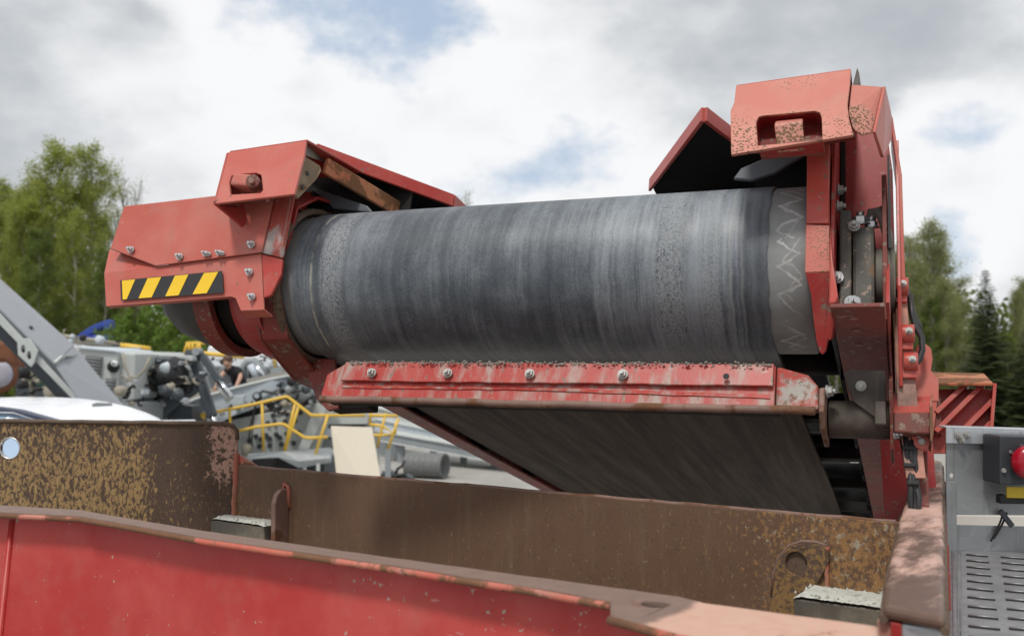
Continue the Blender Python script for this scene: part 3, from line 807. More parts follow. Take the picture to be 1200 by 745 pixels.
# ---- roof plates over the belt edges, shaded undersides, flaps
def roof(poly, front, name, lbl):
    b = MB(); b.prism([P(u, v, .300 + .02) for u, v in poly], (0, 0, .007))
    for i in range(len(front) - 1):
        (a, c), (d_, e) = front[i], front[i + 1]
        A, B_ = P(a, c, .294), P(d_, e, .294); nrm = (B_ - A).cross(P(0, 0, 1)).normalized() * .007
        b.prism([A, B_, B_ + P(0, 0, .034), A + P(0, 0, .034)], nrm)
    rf = b.build(name, M['red'], conv, .0015); rf['label'] = lbl
    b = MB(); b.prism([P(u, v, .312) for u, v in poly], (0, 0, .006)); b.build('shaded_underside', M['roof_under'], rf)  # separate dark sheet below the plate, shade and grime put into its colour
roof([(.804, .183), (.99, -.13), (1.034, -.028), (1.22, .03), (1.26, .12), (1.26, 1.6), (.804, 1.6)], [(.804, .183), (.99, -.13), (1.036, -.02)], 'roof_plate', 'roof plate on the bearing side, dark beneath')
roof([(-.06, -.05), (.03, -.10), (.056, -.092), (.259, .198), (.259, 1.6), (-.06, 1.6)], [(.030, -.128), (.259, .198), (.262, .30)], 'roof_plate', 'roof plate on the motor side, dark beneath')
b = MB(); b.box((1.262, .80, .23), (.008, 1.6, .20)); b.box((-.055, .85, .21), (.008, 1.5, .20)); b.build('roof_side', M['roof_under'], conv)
b = MB(); b.box((.06, .10, .245), (.26, .006, .15)); b.build('dark_filler', M['roof_under'], conv)  # dark plates added to close gaps where bright sky showed through
b = MB(); b.box((1.16, .14, .25), (.20, .006, .13)); b.build('dark_filler', M['roof_under'], conv)
b = MB(); b.prism(cv.pts(1, -.02, [(340, 236), (350, 190), (392, 190), (400, 246), (360, 248)]), (0, .006, 0)); b.build('dark_filler', M['roof_under'], conv)
b = MB(); b.beam(cv.px(381, 194, 1, -.16), cv.px(466, 245, 1, .10), .012, .04, (0, -.5, 1)); b.build('seal_bar', M['rust_orange'], conv, .002)
b = MB(); b.sheet([cv.pts(1, -.03, [(364, 220), (372, 221), (430, 241), (437, 249), (390, 244)])], .012); b.build('rubber_flap', M['pad'], conv, .003)
b = MB(); b.sheet([cv.pts(1, -.10, [(859, 209), (868, 197), (922, 174), (945, 172), (945, 180), (908, 202), (880, 211)])], .012); b.build('rubber_flap', M['pad'], conv, .003)

# ---- right head: flange strip, bearing, back plate, bracket
fl = MB(); fl.prism([P(1.206, -.18, .026), P(1.247, -.18, .024), P(1.247, -.18, .215), P(1.206, -.18, .215)], (0, .012, 0))
fl.prism([P(1.239, -.168, .0255), P(1.247, -.168, .024), P(1.247, -.168, .20), P(1.239, -.168, .20)], (0, .20, 0)); fl.build('head_flange', M['red'], conv, .002, 'upper head flange beside the drum')
twot = paint('worn_flange_red', (.44, .085, .062), (.46, .13, .095), dust=.3, speck=(210, .40), rough=.42)
lo = [P(1.206, -.183, .022), P(1.2055, -.183, -.075), P(1.2495, -.183, -.075), P(1.2485, -.183, .018)]
fl = MB(); fl.prism(lo, (0, .014, 0)); fl.prism([P(1.2415, -.169, -.075), P(1.2485, -.169, -.075), P(1.2485, -.169, .018), P(1.2415, -.169, .018)], (0, .16, 0))
fl.build('head_flange', twot, conv, .003, 'middle head flange worn to rust at its foot')
def fv(x, y): return cv.px(x, y, 1, -.183 + .075 * max(0, (y - 322) / 94.0))
ft = [lo[1] + P(0, .0, -.0008), fv(950, 345), fv(953, 375), fv(956.5, 400), fv(960, 412), fv(963.5, 416), fv(967, 412), fv(970, 398), fv(974, 372), lo[2] + P(0, 0, -.0008)]
fl = MB(); fl.sheet([ft[::-1]], .012); fl.sheet([[ft[9], ft[8], ft[8] + P(0, .10, .03), ft[9] + P(0, .14, 0)], [ft[8], ft[7], ft[7] + P(0, .08, .03), ft[8] + P(0, .10, .03)]], .006)
fl.build('head_flange', M['red_shaded'], conv, .002, 'lower head flange bent back with rounded foot')
b = MB(); b.prism(cv.pts(1, .045, [(950, 350), (950, 140), (1036, 132), (1046, 200), (1050, 350)]), (0, .008, 0)); bp = b.build('back_plate', M['red_shaded'], conv, .001)
b = MB(); b.prism([P(1.250, -.165, -.14), P(1.250, .04, -.14), P(1.250, .04, .29), P(1.250, -.12, .29), P(1.250, -.165, .05)], (.006, 0, 0)); iw = b.build('bearing_web', M['red_shaded'], conv, .001)
for (w_, v) in ((.10, -.09), (.145, -.07)): bolt(iw, P(1.2565, v, w_), (1, 0, 0), .010, 'bolt_dirty')
b = MB(); b.prism([P(1.262, -.105, -.138), P(1.262, .04, -.138), P(1.262, .04, .085), P(1.262, -.105, .085)], (.022, 0, 0)); bh = b.build('bearing_block', M['peel'], conv, .004)
b = MB(); b.prism([P(1.286, -.10, -.136), P(1.286, .04, -.136), P(1.286, .04, .06), P(1.286, -.10, .05)], (.040, 0, 0)); b.build('bearing_body', M['peel'], bh, .006)
b = MB(); b.lathe((1.326, -.02, -.035), (1, 0, 0), [(0, .06), (.002, .064), (.034, .064), (.037, .058), (.037, .02), (.037, .0)], 40); o = b.build('bearing_cap', M['steel_olive'], bh); md = o.modifiers.new('split', 'EDGE_SPLIT'); md.split_angle = R(40)
bolt(bh, P(1.300, -.075, .064), (0, -.35, 1), .015, 'zinc', .010); bolt(bh, P(1.320, -.065, .060), (0, -.35, 1), .012, 'zinc', .012); bolt(bh, P(1.290, -.112, .045), (0, -1, .1), .009, 'bolt_dirty', .008)
bolt(bh, P(1.285, -.112, -.115), (.45, -1, 0), .013, 'zinc', .012); bolt(bh, P(1.259, -.11, -.06), (-.2, -1, 0), .010, 'zinc', .008)
b = MB(); b.tube([P(1.318, -.06, .075), P(1.322, -.075, .092), P(1.333, -.078, .094), P(1.342, -.07, .075), P(1.350, -.06, .045), P(1.352, -.05, .01)], .010, 10); b.build('grease_hose', M['steel_dirty'], bh)
b = MB(); b.prism([P(1.250, -.205, -.146), P(1.262, -.207, -.146), P(1.266, -.207, -.134), P(1.256, -.20, -.06), P(1.250, -.19, .02)], (0, .05, 0)); b.build('bearing_seat', M['red'], conv, .003)
# top bracket
va, vb = -.285, -.215
A_ = tilt([(857, 181, 0), (856, 130, .7), (860.5, 120, .8), (862.5, 101, 1), (997, 82, 1), (996, 98, .8), (993, 122, .5), (995, 140, .25), (1000, 158, 0)], va, vb)
hl = tilt([(888, 171, .12), (886, 143, .5), (889, 137, .58), (895, 135.5, .6), (955, 130, .6), (961, 132, .58), (963, 138, .5), (964, 164, .12)], va, vb)
b = MB(); b.prism(A_, (0, .009, 0), [hl]); rb = b.build('tip_bracket', M['red_speck'], conv, .002)
b = MB(); b.sheet([[p + P(0, .05, 0) for p in (hl[0], hl[1], hl[2], hl[5], hl[6], hl[7])]], .004); b.build('slot_back', M['red_dirty'], rb)
b = MB()
for i in range(len(hl)):
    a_, c_ = hl[i], hl[(i + 1) % len(hl)]
    b.add([a_ + P(0, .006, 0), c_ + P(0, .006, 0), c_ + P(0, .055, 0), a_ + P(0, .055, 0)], [(0, 1, 2, 3)])
b.build('slot_rim', M['red_shaded'], rb)
lq = tilt([(909, 169.5, .12), (907, 136, .6), (940, 132.5, .6), (942, 166.5, .12)], va - .003, vb - .003)
b = MB(); b.sheet([[lq[0] + P(0, .03, .0), lq[1].lerp(lq[0], .35) + P(0, -.006, 0), lq[2].lerp(lq[3], .35) + P(0, -.006, 0), lq[3] + P(0, .03, 0)], [lq[1].lerp(lq[0], .35) + P(0, -.006, 0), lq[1] + P(0, .02, .0), lq[2] + P(0, .02, 0), lq[2].lerp(lq[3], .35) + P(0, -.006, 0)]], .008)
lug = b.build('lug', M['red_speck'], rb, .003)
B2 = [cv.px(998, 99, 1, -.215), cv.px(1034, 101.5, 1, -.185), cv.px(1022, 155, 1, -.225), cv.px(1010, 158, 1, -.25), cv.px(1000, 151, 1, -.265), cv.px(994.5, 132, 1, -.255)]
b = MB(); b.prism(B2, (.0, .007, 0)); b.build('corner_plate', M['red_speck'], rb, .002)
C2 = [cv.px(1034, 101.5, 1, -.185), cv.px(1042.5, 140, 1, -.02), cv.px(1043, 160, 1, -.02), cv.px(1032, 185, 1, -.16), cv.px(1022, 155, 1, -.225)]
b = MB(); b.sheet([C2], -.006); b.build('corner_plate', M['red_guard'], rb, .0015, 'pale pink side fold of the corner')
b = MB(); b.prism([cv.px(999.5, 99, 1, -.20), cv.px(1004.5, 79.5, 1, -.15), cv.px(1007, 97, 1, -.15)], (.003, .02, 0)); b.build('fin', M['steel_dirty'], rb)
b = MB(); b.prism([A_[3] + P(0, .005, 0), A_[4] + P(0, .005, 0), A_[4] + P(0, .26, .02), A_[3] + P(0.05, .26, .02)], (0, 0, .006)); b.build('bracket_top', M['red'], rb, .0015)
b = MB(); b.prism([A_[0] + P(.02, .006, .006), A_[8] + P(0, .006, .004), A_[8] + P(.0, .11, .05), A_[0] + P(.06, .11, .05)], (0, 0, .005)); b.build('bracket_base', M['red_dirty'], rb)
# outer side plates and clamp lugs
b = MB(); b.prism([P(1.366, -.02, .275), P(1.366, .15, .30), P(1.366, .9, .20), P(1.366, 1.4, -.25), P(1.366, -.02, -.25), P(1.366, -.06, -.06)], (.007, 0, 0)); osd = b.build('outer_side_plate', M['red'], conv, .0015)
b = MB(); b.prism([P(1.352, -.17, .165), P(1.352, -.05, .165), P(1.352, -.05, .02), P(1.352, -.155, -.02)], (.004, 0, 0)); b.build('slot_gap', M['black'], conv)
b = MB(); b.prism(cv.pts(1, -.03, [(1043, 136), (1046, 137), (1057, 205), (1060, 300), (1061, 330), (1054, 330), (1052, 205)]), (0, .16, 0)); b.build('side_fold', M['red_guard'], osd, .001)
for (x, y, v) in ((1057, 337, -.02), (1064, 392, -.02), (1068, 425, -.02)):
    c = cv.px(x, y, 1, v)
    b = MB(); b.cyl(c + P(-.014, .0, .002), c + P(.012, 0, .002), .018, 20); b.box(c + P(-.004, .012, -.012), (.026, .026, .036)); l_ = b.build('clamp_lug', M['red'], conv, .002)
    bolt(l_, c + P(.002, -.0175, .002), (0, -1, 0), .0055, 'bolt_dirty', .003)
b = MB(); b.prism(cv.pts(1, -.01, [(1046, 335), (1060, 330), (1085, 560), (1062, 560), (1052, 480)]), (0, .008, 0)); b.build('clamp_rail', M['worn_pink'], conv, .001)
b = MB(); b.prism(cv.pts(1, .06, [(1070, 440), (1070, 415), (1075, 404), (1084, 402), (1091, 408), (1093, 420), (1091, 434), (1100, 445), (1100, 470), (1072, 470)]), (0, .008, 0)); b.build('hose_bracket', M['red_guard'], conv, .0015)
b = MB(); b.tube([cv.px(x, y, 1, .02) for x, y in ((1066, 345), (1069, 370), (1073, 383), (1080, 395), (1081, 410), (1077, 422), (1070, 428), (1064, 432))], .0062, 10); b.build('hydraulic_hose', M['hose'], conv)
b = MB(); b.tube([cv.px(x, y, 1, .04) for x, y in ((1061, 330), (1067, 352), (1071, 368), (1077, 380), (1079, 392))], .0045, 8); b.build('hydraulic_hose', M['hose'], conv)
# square stub tube with end plate
bx = cv.pts(1, -.06, [(1046, 459), (1091, 458), (1092, 481), (1047, 482)])
b = MB(); b.prism(cv.pts(1, -.05, [(1046, 482), (1090, 482), (1090, 508), (1048, 506)]), (0, .07, 0)); stb = b.build('stub_tube', M['red_dirty'], conv, .003)
b = MB(); b.sheet([[cv.px(1046, 482, 1, -.051), cv.px(1091, 482, 1, -.051), cv.px(1090, 458, 1, .10), cv.px(1045, 460, 1, .10)]], -.005); b.build('stub_top', M['red'], stb, .002)
b = MB(); b.prism(cv.pts(1, -.062, [(1089.5, 470), (1092.5, 459), (1094, 505), (1092, 517), (1090, 515)]), (0, .10, 0)); b.build('stub_end_plate', M['red_edge'], stb, .001)
# lower clutter on the frame side: hoses, lugs
b = MB(); b.prism(cv.pts(1, .02, [(1052, 505), (1086, 506), (1090, 620), (1070, 620), (1062, 560)]), (0, .01, 0)); b.build('frame_cheek', M['red_dirty'], conv, .001)
b = MB(); b.prism(cv.pts(1, .32, [(1030, 500), (1092, 500), (1104, 660), (1040, 660)]), (0, .01, 0)); b.build('frame_cheek', M['red_shaded'], conv, .001)
b = MB(); rr = random.Random(4)
for k in range(3):
    b.tube([cv.px(1062 + 1.0 * j + 4 * k + rr.uniform(-1.5, 1.5), 512 + 12 * j, 1, .0 + rr.uniform(-.01, .0)) for j in range(13)], .0055, 8)
b.build('hose_bundle', M['hose'], conv)
for (x, y) in ((1064, 525), (1066, 545), (1070, 566)):
    c = cv.px(x, y, 1, -.012); b = MB(); b.box(c, (.022, .010, .008)); b.build('hose_clamp', M['black'], conv, .002)
for (x, y) in ((1080, 520), (1077, 512)):
    c = cv.px(x, y, 1, -.0); b = MB(); b.cyl(c + P(0, -.02, 0), c + P(0, .02, 0), .014, 16); l_ = b.build('clamp_lug', M['red'], conv); bolt(l_, c + P(0, -.0205, 0), (0, -1, 0), .005, 'bolt_dirty', .002)
# red pocketed wing further back
wv = .62
f0 = cv.pts(1, wv, [(1098, 448.5), (1164, 448.5), (1158, 525), (1092, 525)])
b = MB(); dz = P(0, .11, 0)
b.prism([p + P(0, .06, 0) for p in f0], (0, .008, 0))
wing = b.build('wing_box', M['red'], conv, .001)
b = MB(); b.sheet([[f0[0], f0[1], cv.px(1153, 437, 1, wv + .22), cv.px(1088, 435.5, 1, wv + .22)]], -.008); b.build('wing_top', M['rust_orange'], wing, .002)
b = MB(); b.sheet([[f0[1], f0[2], f0[2] + dz, f0[1] + dz]], .008); b.build('wing_side', M['red'], wing, .001)
b = MB(); b.prism([cv.px(x, y, 1, wv + .02) for x, y in ((1073, 448), (1088, 436), (1101, 448.5), (1092, 525), (1073, 525))], (0, .008, 0)); b.build('wing_cheek', M['red_guard'], wing, .001)
for (xa, ya, xb, yb) in ((1134, 450, 1096, 486), (1152, 452, 1096, 508), (1162, 472, 1110, 525), (1160, 498, 1134, 524)):
    b = MB(); b.beam(cv.px(xa, ya, 1, wv + .05), cv.px(xb, yb, 1, wv + .04), .012, .05, (0, 1, 0)); b.build('wing_rib', M['red'], wing, .001)
b = MB(); b.beam(P(1.37, .7, -.14), P(1.46, .7, -.14), .10, .10); b.build('wing_arm', M['red_dirty'], wing)
# legs carrying the conveyor on the ground further back
for u in (-.02, 1.30):
    for v in (2.6, 4.2):
        t_ = cv.m @ P(u, v, -.16); q = V3((t_.x, t_.y, 0.0))
        b = MB(); b.beam(cv.loc(q), P(u, v, -.155), .10, .10, (1, 0, 0)); b.build('leg', M['red_dirty'], conv)
# ------------------------------------------------------------------ steel hopper in front of the conveyor (frame: x along its back wall)
HZ = 2.72
BL, BR = at_h(275, 545, HZ), at_h(1055, 612, HZ)
hx = (BR - BL).normalized(); hz_ = V3((0, 0, 1)); hy = hz_.cross(hx)
hp = Frame(V3((BL.x, BL.y, 0)), hx, hy, hz_)
hop = thing('steel_hopper', 'open red steel hopper in the foreground with rusty brown inside walls', 'hopper', hp)
HL = (BR - BL).length
def m_wall():
    # bare brown steel, ochre flaking towards the far right end
    m, g, b = mat('brown_wall_rust'); o = g.coords(); x, y, z = g.sep(o)
    big = g.noise(o, 4.0, 6, .62)
    n = g.noise(g.mapping(o, (1.1, 1, .7)), 130, 5, .7, .25)
    am = g.math('ADD', g.ramp(x, HL * .26, HL * .44), g.math('MULTIPLY', g.math('SUBTRACT', big, .5), .9))
    am = g.math('MAXIMUM', am, g.math('MULTIPLY', g.ramp(g.math('ADD', g.math('MULTIPLY', z, -1), g.math('MULTIPLY', big, .1)), .045, .12), g.ramp(x, HL * .13, HL * .26)))
    am = g.math('MAXIMUM', am, g.math('MULTIPLY', g.math('MULTIPLY', g.ramp(x, -HL * .36, -HL * .48), g.ramp(z, .16, .02)), .75))
    fl = g.ramp(g.math('ADD', n, g.math('MULTIPLY', am, .17)), .60, .73)
    base = g.mix(g.noise(o, 9, 7, .65), (.104, .057, .034), (.152, .092, .058))
    fz = g.ramp(g.noise(o, 130, 3, .7), .55, .75)
    base = g.mix(g.math('MULTIPLY', fz, .5), base, (.05, .035, .028))
    ds = g.noise(g.mapping(o, (6, 6, .8)), 6, 6, .65)
    base = g.mix(g.math('MULTIPLY', g.ramp(ds, .48, .75), .35), base, (.19, .135, .09))
    tn = g.mix(g.noise(o, 30, 4), (.34, .195, .072), (.20, .10, .045))
    tn = g.mix(g.ramp(g.noise(o, 70, 3, .6), .55, .7), tn, (.36, .32, .24))
    col = g.mix(fl, base, tn)
    h = g.math('ADD', g.math('MULTIPLY', fl, .8), g.math('MULTIPLY', fz, .3))
    fin(g, b, col, g.math('MULTIPLY_ADD', n, .3, .45), g.bump(h, .5, .0015), spec=.4)
    return m
M['wall'] = m_wall()
def wavy(n, amp, seed):
    r_ = random.Random(seed); return [r_.uniform(-amp, amp) for _ in range(n + 1)]
N = 40; wv1 = wavy(N, .0010, 21)
b = MB(); FL_Z = 2.44
b.prism([(0, 0, FL_Z - .05)] + [(HL * k / N, 0, HZ + wv1[k]) for k in range(N + 1)][::1] + [(HL, 0, FL_Z - .05)], (0, .010, 0))
bw = b.build('back_wall', M['wall'], hop, .0022)
b = MB(); b.tube([(.012 + (HL - .02) * k / N, .0045, HZ - .001 + wv1[k]) for k in range(N + 1)], .0042, 8); b.build('rolled_edge', M['rust_flange'], bw)
# lifting lug plate with a hole, welded on the inside
e = [hp.px(x, y, 1, -.009) for x, y in ((900, 722), (906, 690), (909, 665), (915, 650), (926, 640), (940, 636), (956, 637), (968, 641), (972, 655), (966, 668), (958, 682), (948, 700), (938, 722))]
hc = hp.px(933, 660, 1, -.009); hr = (hp.px(946, 660, 1, -.009) - hc).length
b = MB(); b.prism(e, (0, .009, 0), [circle(hc, (1, 0, 0), (0, 0, 1), hr, 24, hr * 1.05)])
lg = b.build('lifting_eye', M['rust_mix'], bw, .002)
b = MB(); b.prism(circle(hc + V3((0, .0085, 0)), (1, 0, 0), (0, 0, 1), hr * 1.02, 24), (0, -.001, 0)); b.build('eye_bore', M['rust'], lg)
b = MB(); b.tube([hp.px(x, y, 1, -.004) for x, y in ((905, 700), (907, 672), (913, 653), (925, 639), (940, 634), (957, 635), (970, 640))], .0035, 6); b.build('weld_bead', M['rust_flange'], lg)
b = MB(); b.tube([hp.px(969 + rnd.uniform(-.8, .8), 640 + 5 * k, 1, -.003) for k in range(12)], .0045, 6); b.build('weld_seam', M['rust_weld'], bw)
# tall side wing with lifting hole
wz = HZ + .145
WC = hp.loc(at(276, 545, (BL - EYE).dot(ray(600, 372.5).normalized())))
A0 = hp.loc(at(-60, 493, 2.80)); A1 = hp.loc(at(276, 496, 2.73))
topz = A1.z
wd = (V3((A1.x, A1.y, 0)) - V3((A0.x, A0.y, 0))); wl = wd.length; wd.normalize()
wn = V3((-wd.y, wd.x, 0))
if wn.dot(hp.i.to_3x3() @ V3((0, -1, 0))) < 0: wn = -wn
def wp(x, y, off=0.0):
    o_ = hp.i @ EYE; dd = hp.i.to_3x3() @ ray(x, y); q = V3((A1.x, A1.y, 0)) + wn * off
    return o_ + dd * ((q - o_).dot(wn) / dd.dot(wn))
low_z = FL_Z - .05
def dropz(p, z): return V3((p.x, p.y, z))
outl = [dropz(wp(-60, 493), low_z)]
r_ = random.Random(31)
for k in range(24):
    x = -60 + (266 + 60) * k / 23; outl.append(wp(x, 492.5 + (x + 60) * .012 + r_.uniform(-.35, .35)))
outl += [wp(273, 499), wp(277.5, 505), wp(278, 515), wp(278, 531), wp(271, 560), dropz(wp(270, 610), low_z)]
c = wp(11.5, 525); rr_ = (wp(22.5, 525) - c).length
b = MB(); b.prism(outl, wn * -.010, [circle(c, wd, (0, 0, 1), rr_, 24, rr_ * 1.08)])
def m_wing():
    m, g, b = mat('tan_flaking_wing_rust'); o = g.coords()
    along = g.vmath('DOT_PRODUCT', o, tuple(wd), out=1); z = g.sep(o)[2]
    big = g.noise(o, 5, 5, .6); n = g.noise(g.mapping(o, (1.15, 1.15, .62)), 105, 4, .62, .7)
    a = g.math('ADD', g.ramp(along, wl * .26, wl * .16), g.math('MULTIPLY', g.math('SUBTRACT', big, .5), .8))
    a = g.math('SUBTRACT', a, g.math('MULTIPLY', g.ramp(z, .10, .19), .35))
    fl = g.ramp(g.math('ADD', n, g.math('MULTIPLY', a, .15)), .565, .69)
    base = g.mix(g.noise(o, 12, 7, .65), (.060, .037, .027), (.105, .068, .048))
    base = g.mix(g.math('MULTIPLY', g.ramp(g.noise(o, 120, 3, .7), .5, .72), .6), base, (.03, .02, .015))
    tan_ = g.mix(g.noise(o, 70, 3), (.36, .24, .105), (.24, .15, .068))
    col = g.mix(fl, base, tan_)
    pk = g.math('MULTIPLY', g.ramp(along, wl * .36, wl * .44), g.ramp(z, .02, .09))
    pf = g.ramp(g.math('ADD', g.noise(o, 75, 5, .65, .7), g.math('MULTIPLY', pk, .22)), .66, .71)
    col = g.mix(g.math('MULTIPLY', pf, g.ramp(along, wl * .30, wl * .36)), col, (.44, .27, .21))
    fin(g, b, col, g.math('MULTIPLY_ADD', n, .3, .5), g.bump(g.math('ADD', fl, n), .45, .0016), spec=.35)
    return m
wg = b.build('side_wing', m_wing(), hop, .002)
b = MB(); b.tube([p + wn * .001 for p in outl[1:25]] + [outl[25], outl[26], outl[27]], .0065, 8); b.build('rolled_edge', M['rust'], wg)
b = MB(); b.lathe(c + wn * -.011, wn, [(0, rr_ * 1.0), (.012, rr_ * 1.0), (.0125, rr_ * 1.12), (0, rr_ * 1.14)], 28); b.build('hole_rim', M['zinc'], wg)
b = MB(); b.tube([wp(277 - (k > 3) * .25 * k + rnd.uniform(-.8, .8), 531 + 7.2 * k, .004) for k in range(12)], .0085, 7); b.build('weld_seam', M['rust_weld'], wg)
b = MB(); b.prism([hp.px(276, 531, 1, .004), hp.px(300, 545.5, 1, .004), hp.px(276, 548, 1, .004)], (0, .008, 0)); b.build('gusset', M['red_edge'], wg, .001)
# D-shaped stay on the back wall
q = [hp.px(333, y, 1, -.002) for y in (640, 600, 580, 571)]
b = MB(); z3, z0 = q[3].z, q[0].z - .05; xx = q[2].x
prof = [(0, z0), (-.048, z0), (-.048, z3 - .035), (-.040, z3 - .014), (-.026, z3 - .003), (0, z3)]
b.prism([(xx, y, z) for y, z in prof], (.016, 0, 0)); sty = b.build('stay', M['rust_flange'], bw, .003)
b = MB(); b.tube([(xx + .018, -.001, z3 - .05), (xx + .016, -.003, z3 + .004), (xx + .004, -.003, z3 + .010), (xx - .004, -.002, z3 - .01), (xx - .004, -.002, z3 - .06)], .006, 7); b.build('weld_bead', M['rust_weld'], sty)
# ledges caked in dry mud
def ledge(x0, x1, z, dep, lbl, seed):
    r_ = random.Random(seed)
    b = MB(); b.box(((x0 + x1) / 2, -dep / 2, z - .05), (x1 - x0, dep - .002, .10)); lo_ = b.build('ledge', M['steel_olive'], hop, .003)
    n = 44; m_ = 10; vs = []; fs = []
    for i in range(n + 1):
        for j in range(m_ + 1):
            edge = min(i, n - i, 4) / 4.0; ej = min(j, m_ - j, 2) / 2.0
            vs.append((x0 + (x1 - x0) * i / n, -dep * j / m_ - (r_.uniform(0, .004) if j == m_ else 0), z + .001 + .011 * edge * (.4 + .6 * ej) * (.8 + .2 * r_.random())))
    for i in range(n):
        for j in range(m_): fs.append((i * (m_ + 1) + j, (i + 1) * (m_ + 1) + j, (i + 1) * (m_ + 1) + j + 1, i * (m_ + 1) + j + 1))
    b = MB(); b.add(vs, fs, True)
    for k in range(60):
        c = V3((r_.uniform(x0, x1), -dep * r_.random(), z + .009)); q = r_.uniform(.001, .0032) * (2.0 if r_.random() < .08 else 1)
        b.lathe(c, (r_.uniform(-.4, .4), r_.uniform(-.4, .4), 1), [(-q, q * .3), (-q * .4, q), (q * .3, q * .8), (q, q * .2)], 5)
    b.build('mud_layer', M['mud'], lo_, kind='stuff')
pa, pb = hp.px(262, 606, 1, -.002), hp.px(331, 614, 1, -.002)
ledge(pa.x + .01, pb.x - .012, (pa.z + pb.z) / 2, .055, 'small', 5)
pa, pb = hp.px(955, 690, 1, -.002), hp.px(1052, 692, 1, -.002)
ledge(pa.x - .01, HL - .002, pa.z, .095, 'large', 6)
# hopper floor and grit lying along the foot of the back wall
# front wall, lipped flange and ear
def hz(x, y, z=HZ): return hp.loc(at_h(x, y, z))
bk = [hz(*p) for p in ((-90, 586), (95, 597), (170, 610), (240, 621.5), (440, 650), (640, 677), (796, 698), (828, 706), (1029, 733))]
fr = [hz(*p) for p in ((1029, 775), (880, 757), (796, 743), (714, 721), (717, 703), (640, 689), (440, 658), (240, 629.5), (170, 617), (95, 604), (-90, 595))]
c = hz(768, 707); rx = (hz(786, 707) - hz(750, 707)).length / 2
def rough_line(l, step, amp, seed):
    r_ = random.Random(seed); out = []
    for a, c_ in zip(l[:-1], l[1:]):
        n = max(1, int((c_ - a).length / step))
        for k in range(n):
            q = a.lerp(c_, k / n); out.append(q + V3((r_.uniform(-amp, amp), r_.uniform(-amp, amp), 0)))
    return out + [l[-1]]
poly = rough_line(bk, .03, .0013, 1) + rough_line(fr, .03, .0016, 2)
b = MB(); b.prism(poly, (0, 0, -.009), [circle(c, (1, 0, 0), (0, 1, 0), rx * .92, 20)])
def m_flange(xs):
    m, g, b = mat('worn_hopper_flange'); o = g.coords(); x = g.sep(o)[0]
    n = g.noise(o, 9, 7, .62); n2 = g.noise(o, 34, 5, .65)
    f = g.math('ADD', g.ramp(x, xs - .04, xs + .05), g.math('MULTIPLY', g.math('SUBTRACT', n, .5), .9))
    base = g.mix(n2, (.155, .105, .085), (.25, .17, .14))
    pk = g.mix(n2, (.50, .27, .19), (.60, .42, .34))
    col = g.mix(g.ramp(f, .42, .66), base, pk)
    col = g.mix(g.ramp(g.noise(o, 13, 7, .72), .58, .66), col, (.16, .085, .05))
    ew = g.math('ADD', g.math('MULTIPLY', g.edge(.008), 3), g.math('SUBTRACT', n2, .5)); col = g.mix(g.math('MULTIPLY', g.ramp(ew, .3, .6), .8), col, (.13, .075, .05))
    fin(g, b, col, .6, g.bump(n2, .3, .002), spec=.4); return m
fg = b.build('top_flange', m_flange((hz(812, 702).x - (min(p.x for p in poly) + max(p.x for p in poly)) / 2)), hop, .002)
b = MB(); b.prism(circle(c + V3((0, 0, -.022)), (1, 0, 0), (0, 1, 0), rx * 1.5, 20), (0, 0, -.003)); b.build('hole_shade', M['roof_under'], fg)  # dark disc standing in for the shaded floor under the hole
lip = [p + V3((0, -.0005, -.004)) for p in reversed(fr[3:])]
b = MB()
lp = rough_line(lip[:-1], .03, .0008, 3)
b.tube([p + V3((0, -.0015, -.003)) for p in lp], .0048, 8); b.build('flange_lip', M['red_edge'], fg)
b = MB(); lp = [fr[3] + V3((0, 0, -.005)), fr[2] + V3((0, 0, -.005)), fr[1] + V3((0, 0, -.005)), fr[0] + V3((0, 0, -.005))]
b.tube(lp, .0052, 8); b.build('ear_lip', M['red_edge'], fg)
wall = [hz(*p) + V3((0, .040, 0)) for p in ((-90, 595), (95, 604), (170, 617), (240, 630), (440, 659), (640, 689), (716, 701), (1029, 748))]
b = MB(); z1 = 1.55
b.sheet([[dropz(wall[k], z1) + V3((0, -.10, 0)), dropz(wall[k + 1], z1) + V3((0, -.10, 0)), dropz(wall[k + 1], HZ - .009), dropz(wall[k], HZ - .009)] for k in range(len(wall) - 1)], .008)
fw = b.build('front_wall', M['red_front'], hop, 0)
for p_ in fw.data.polygons: p_.use_smooth = False
# splashes of pale dirt stuck on the front wall
for (x, y, s_) in ((145, 667, 3.2), (121, 684, 2.8), (159, 689, 3.4), (121, 699, 2.2), (184, 720, 3.2), (160, 715, 2.0), (301, 679, 2.6), (302, 684, 2.2), (300, 672, 2.0), (462, 699, 1.6), (378, 716, 1.5)):
    o_ = hp.i @ EYE; dd = hp.i.to_3x3() @ ray(x, y)
    a_, c_ = dropz(wall[1], HZ), dropz(wall[6], HZ); dn = dropz(wall[1], z1) + V3((0, -.10, 0)) - a_
    nn_ = (c_ - a_).cross(dn).normalized()
    pt = o_ + dd * ((a_ - o_).dot(nn_) / dd.dot(nn_)); s2 = s_ * .0011
    if nn_.dot(dd) > 0: nn_ = -nn_
    b = MB(); b.lathe(pt + nn_ * .002, nn_, [(-.004, s2 * 1.1), (.002, s2 * .8), (.004, s2 * .2)], 7); b.build('dirt_splash', M['beige'], fw)
# weld rib at the far left of the wall
a_ = dropz(wall[0].lerp(wall[1], .48), HZ - .02); b = MB(); b.tube([a_ + V3((0, -.01, 0)), dropz(a_, z1) + V3((0, -.11, 0))], .006, 8); b.build('weld_rib', M['red_front'], fw)
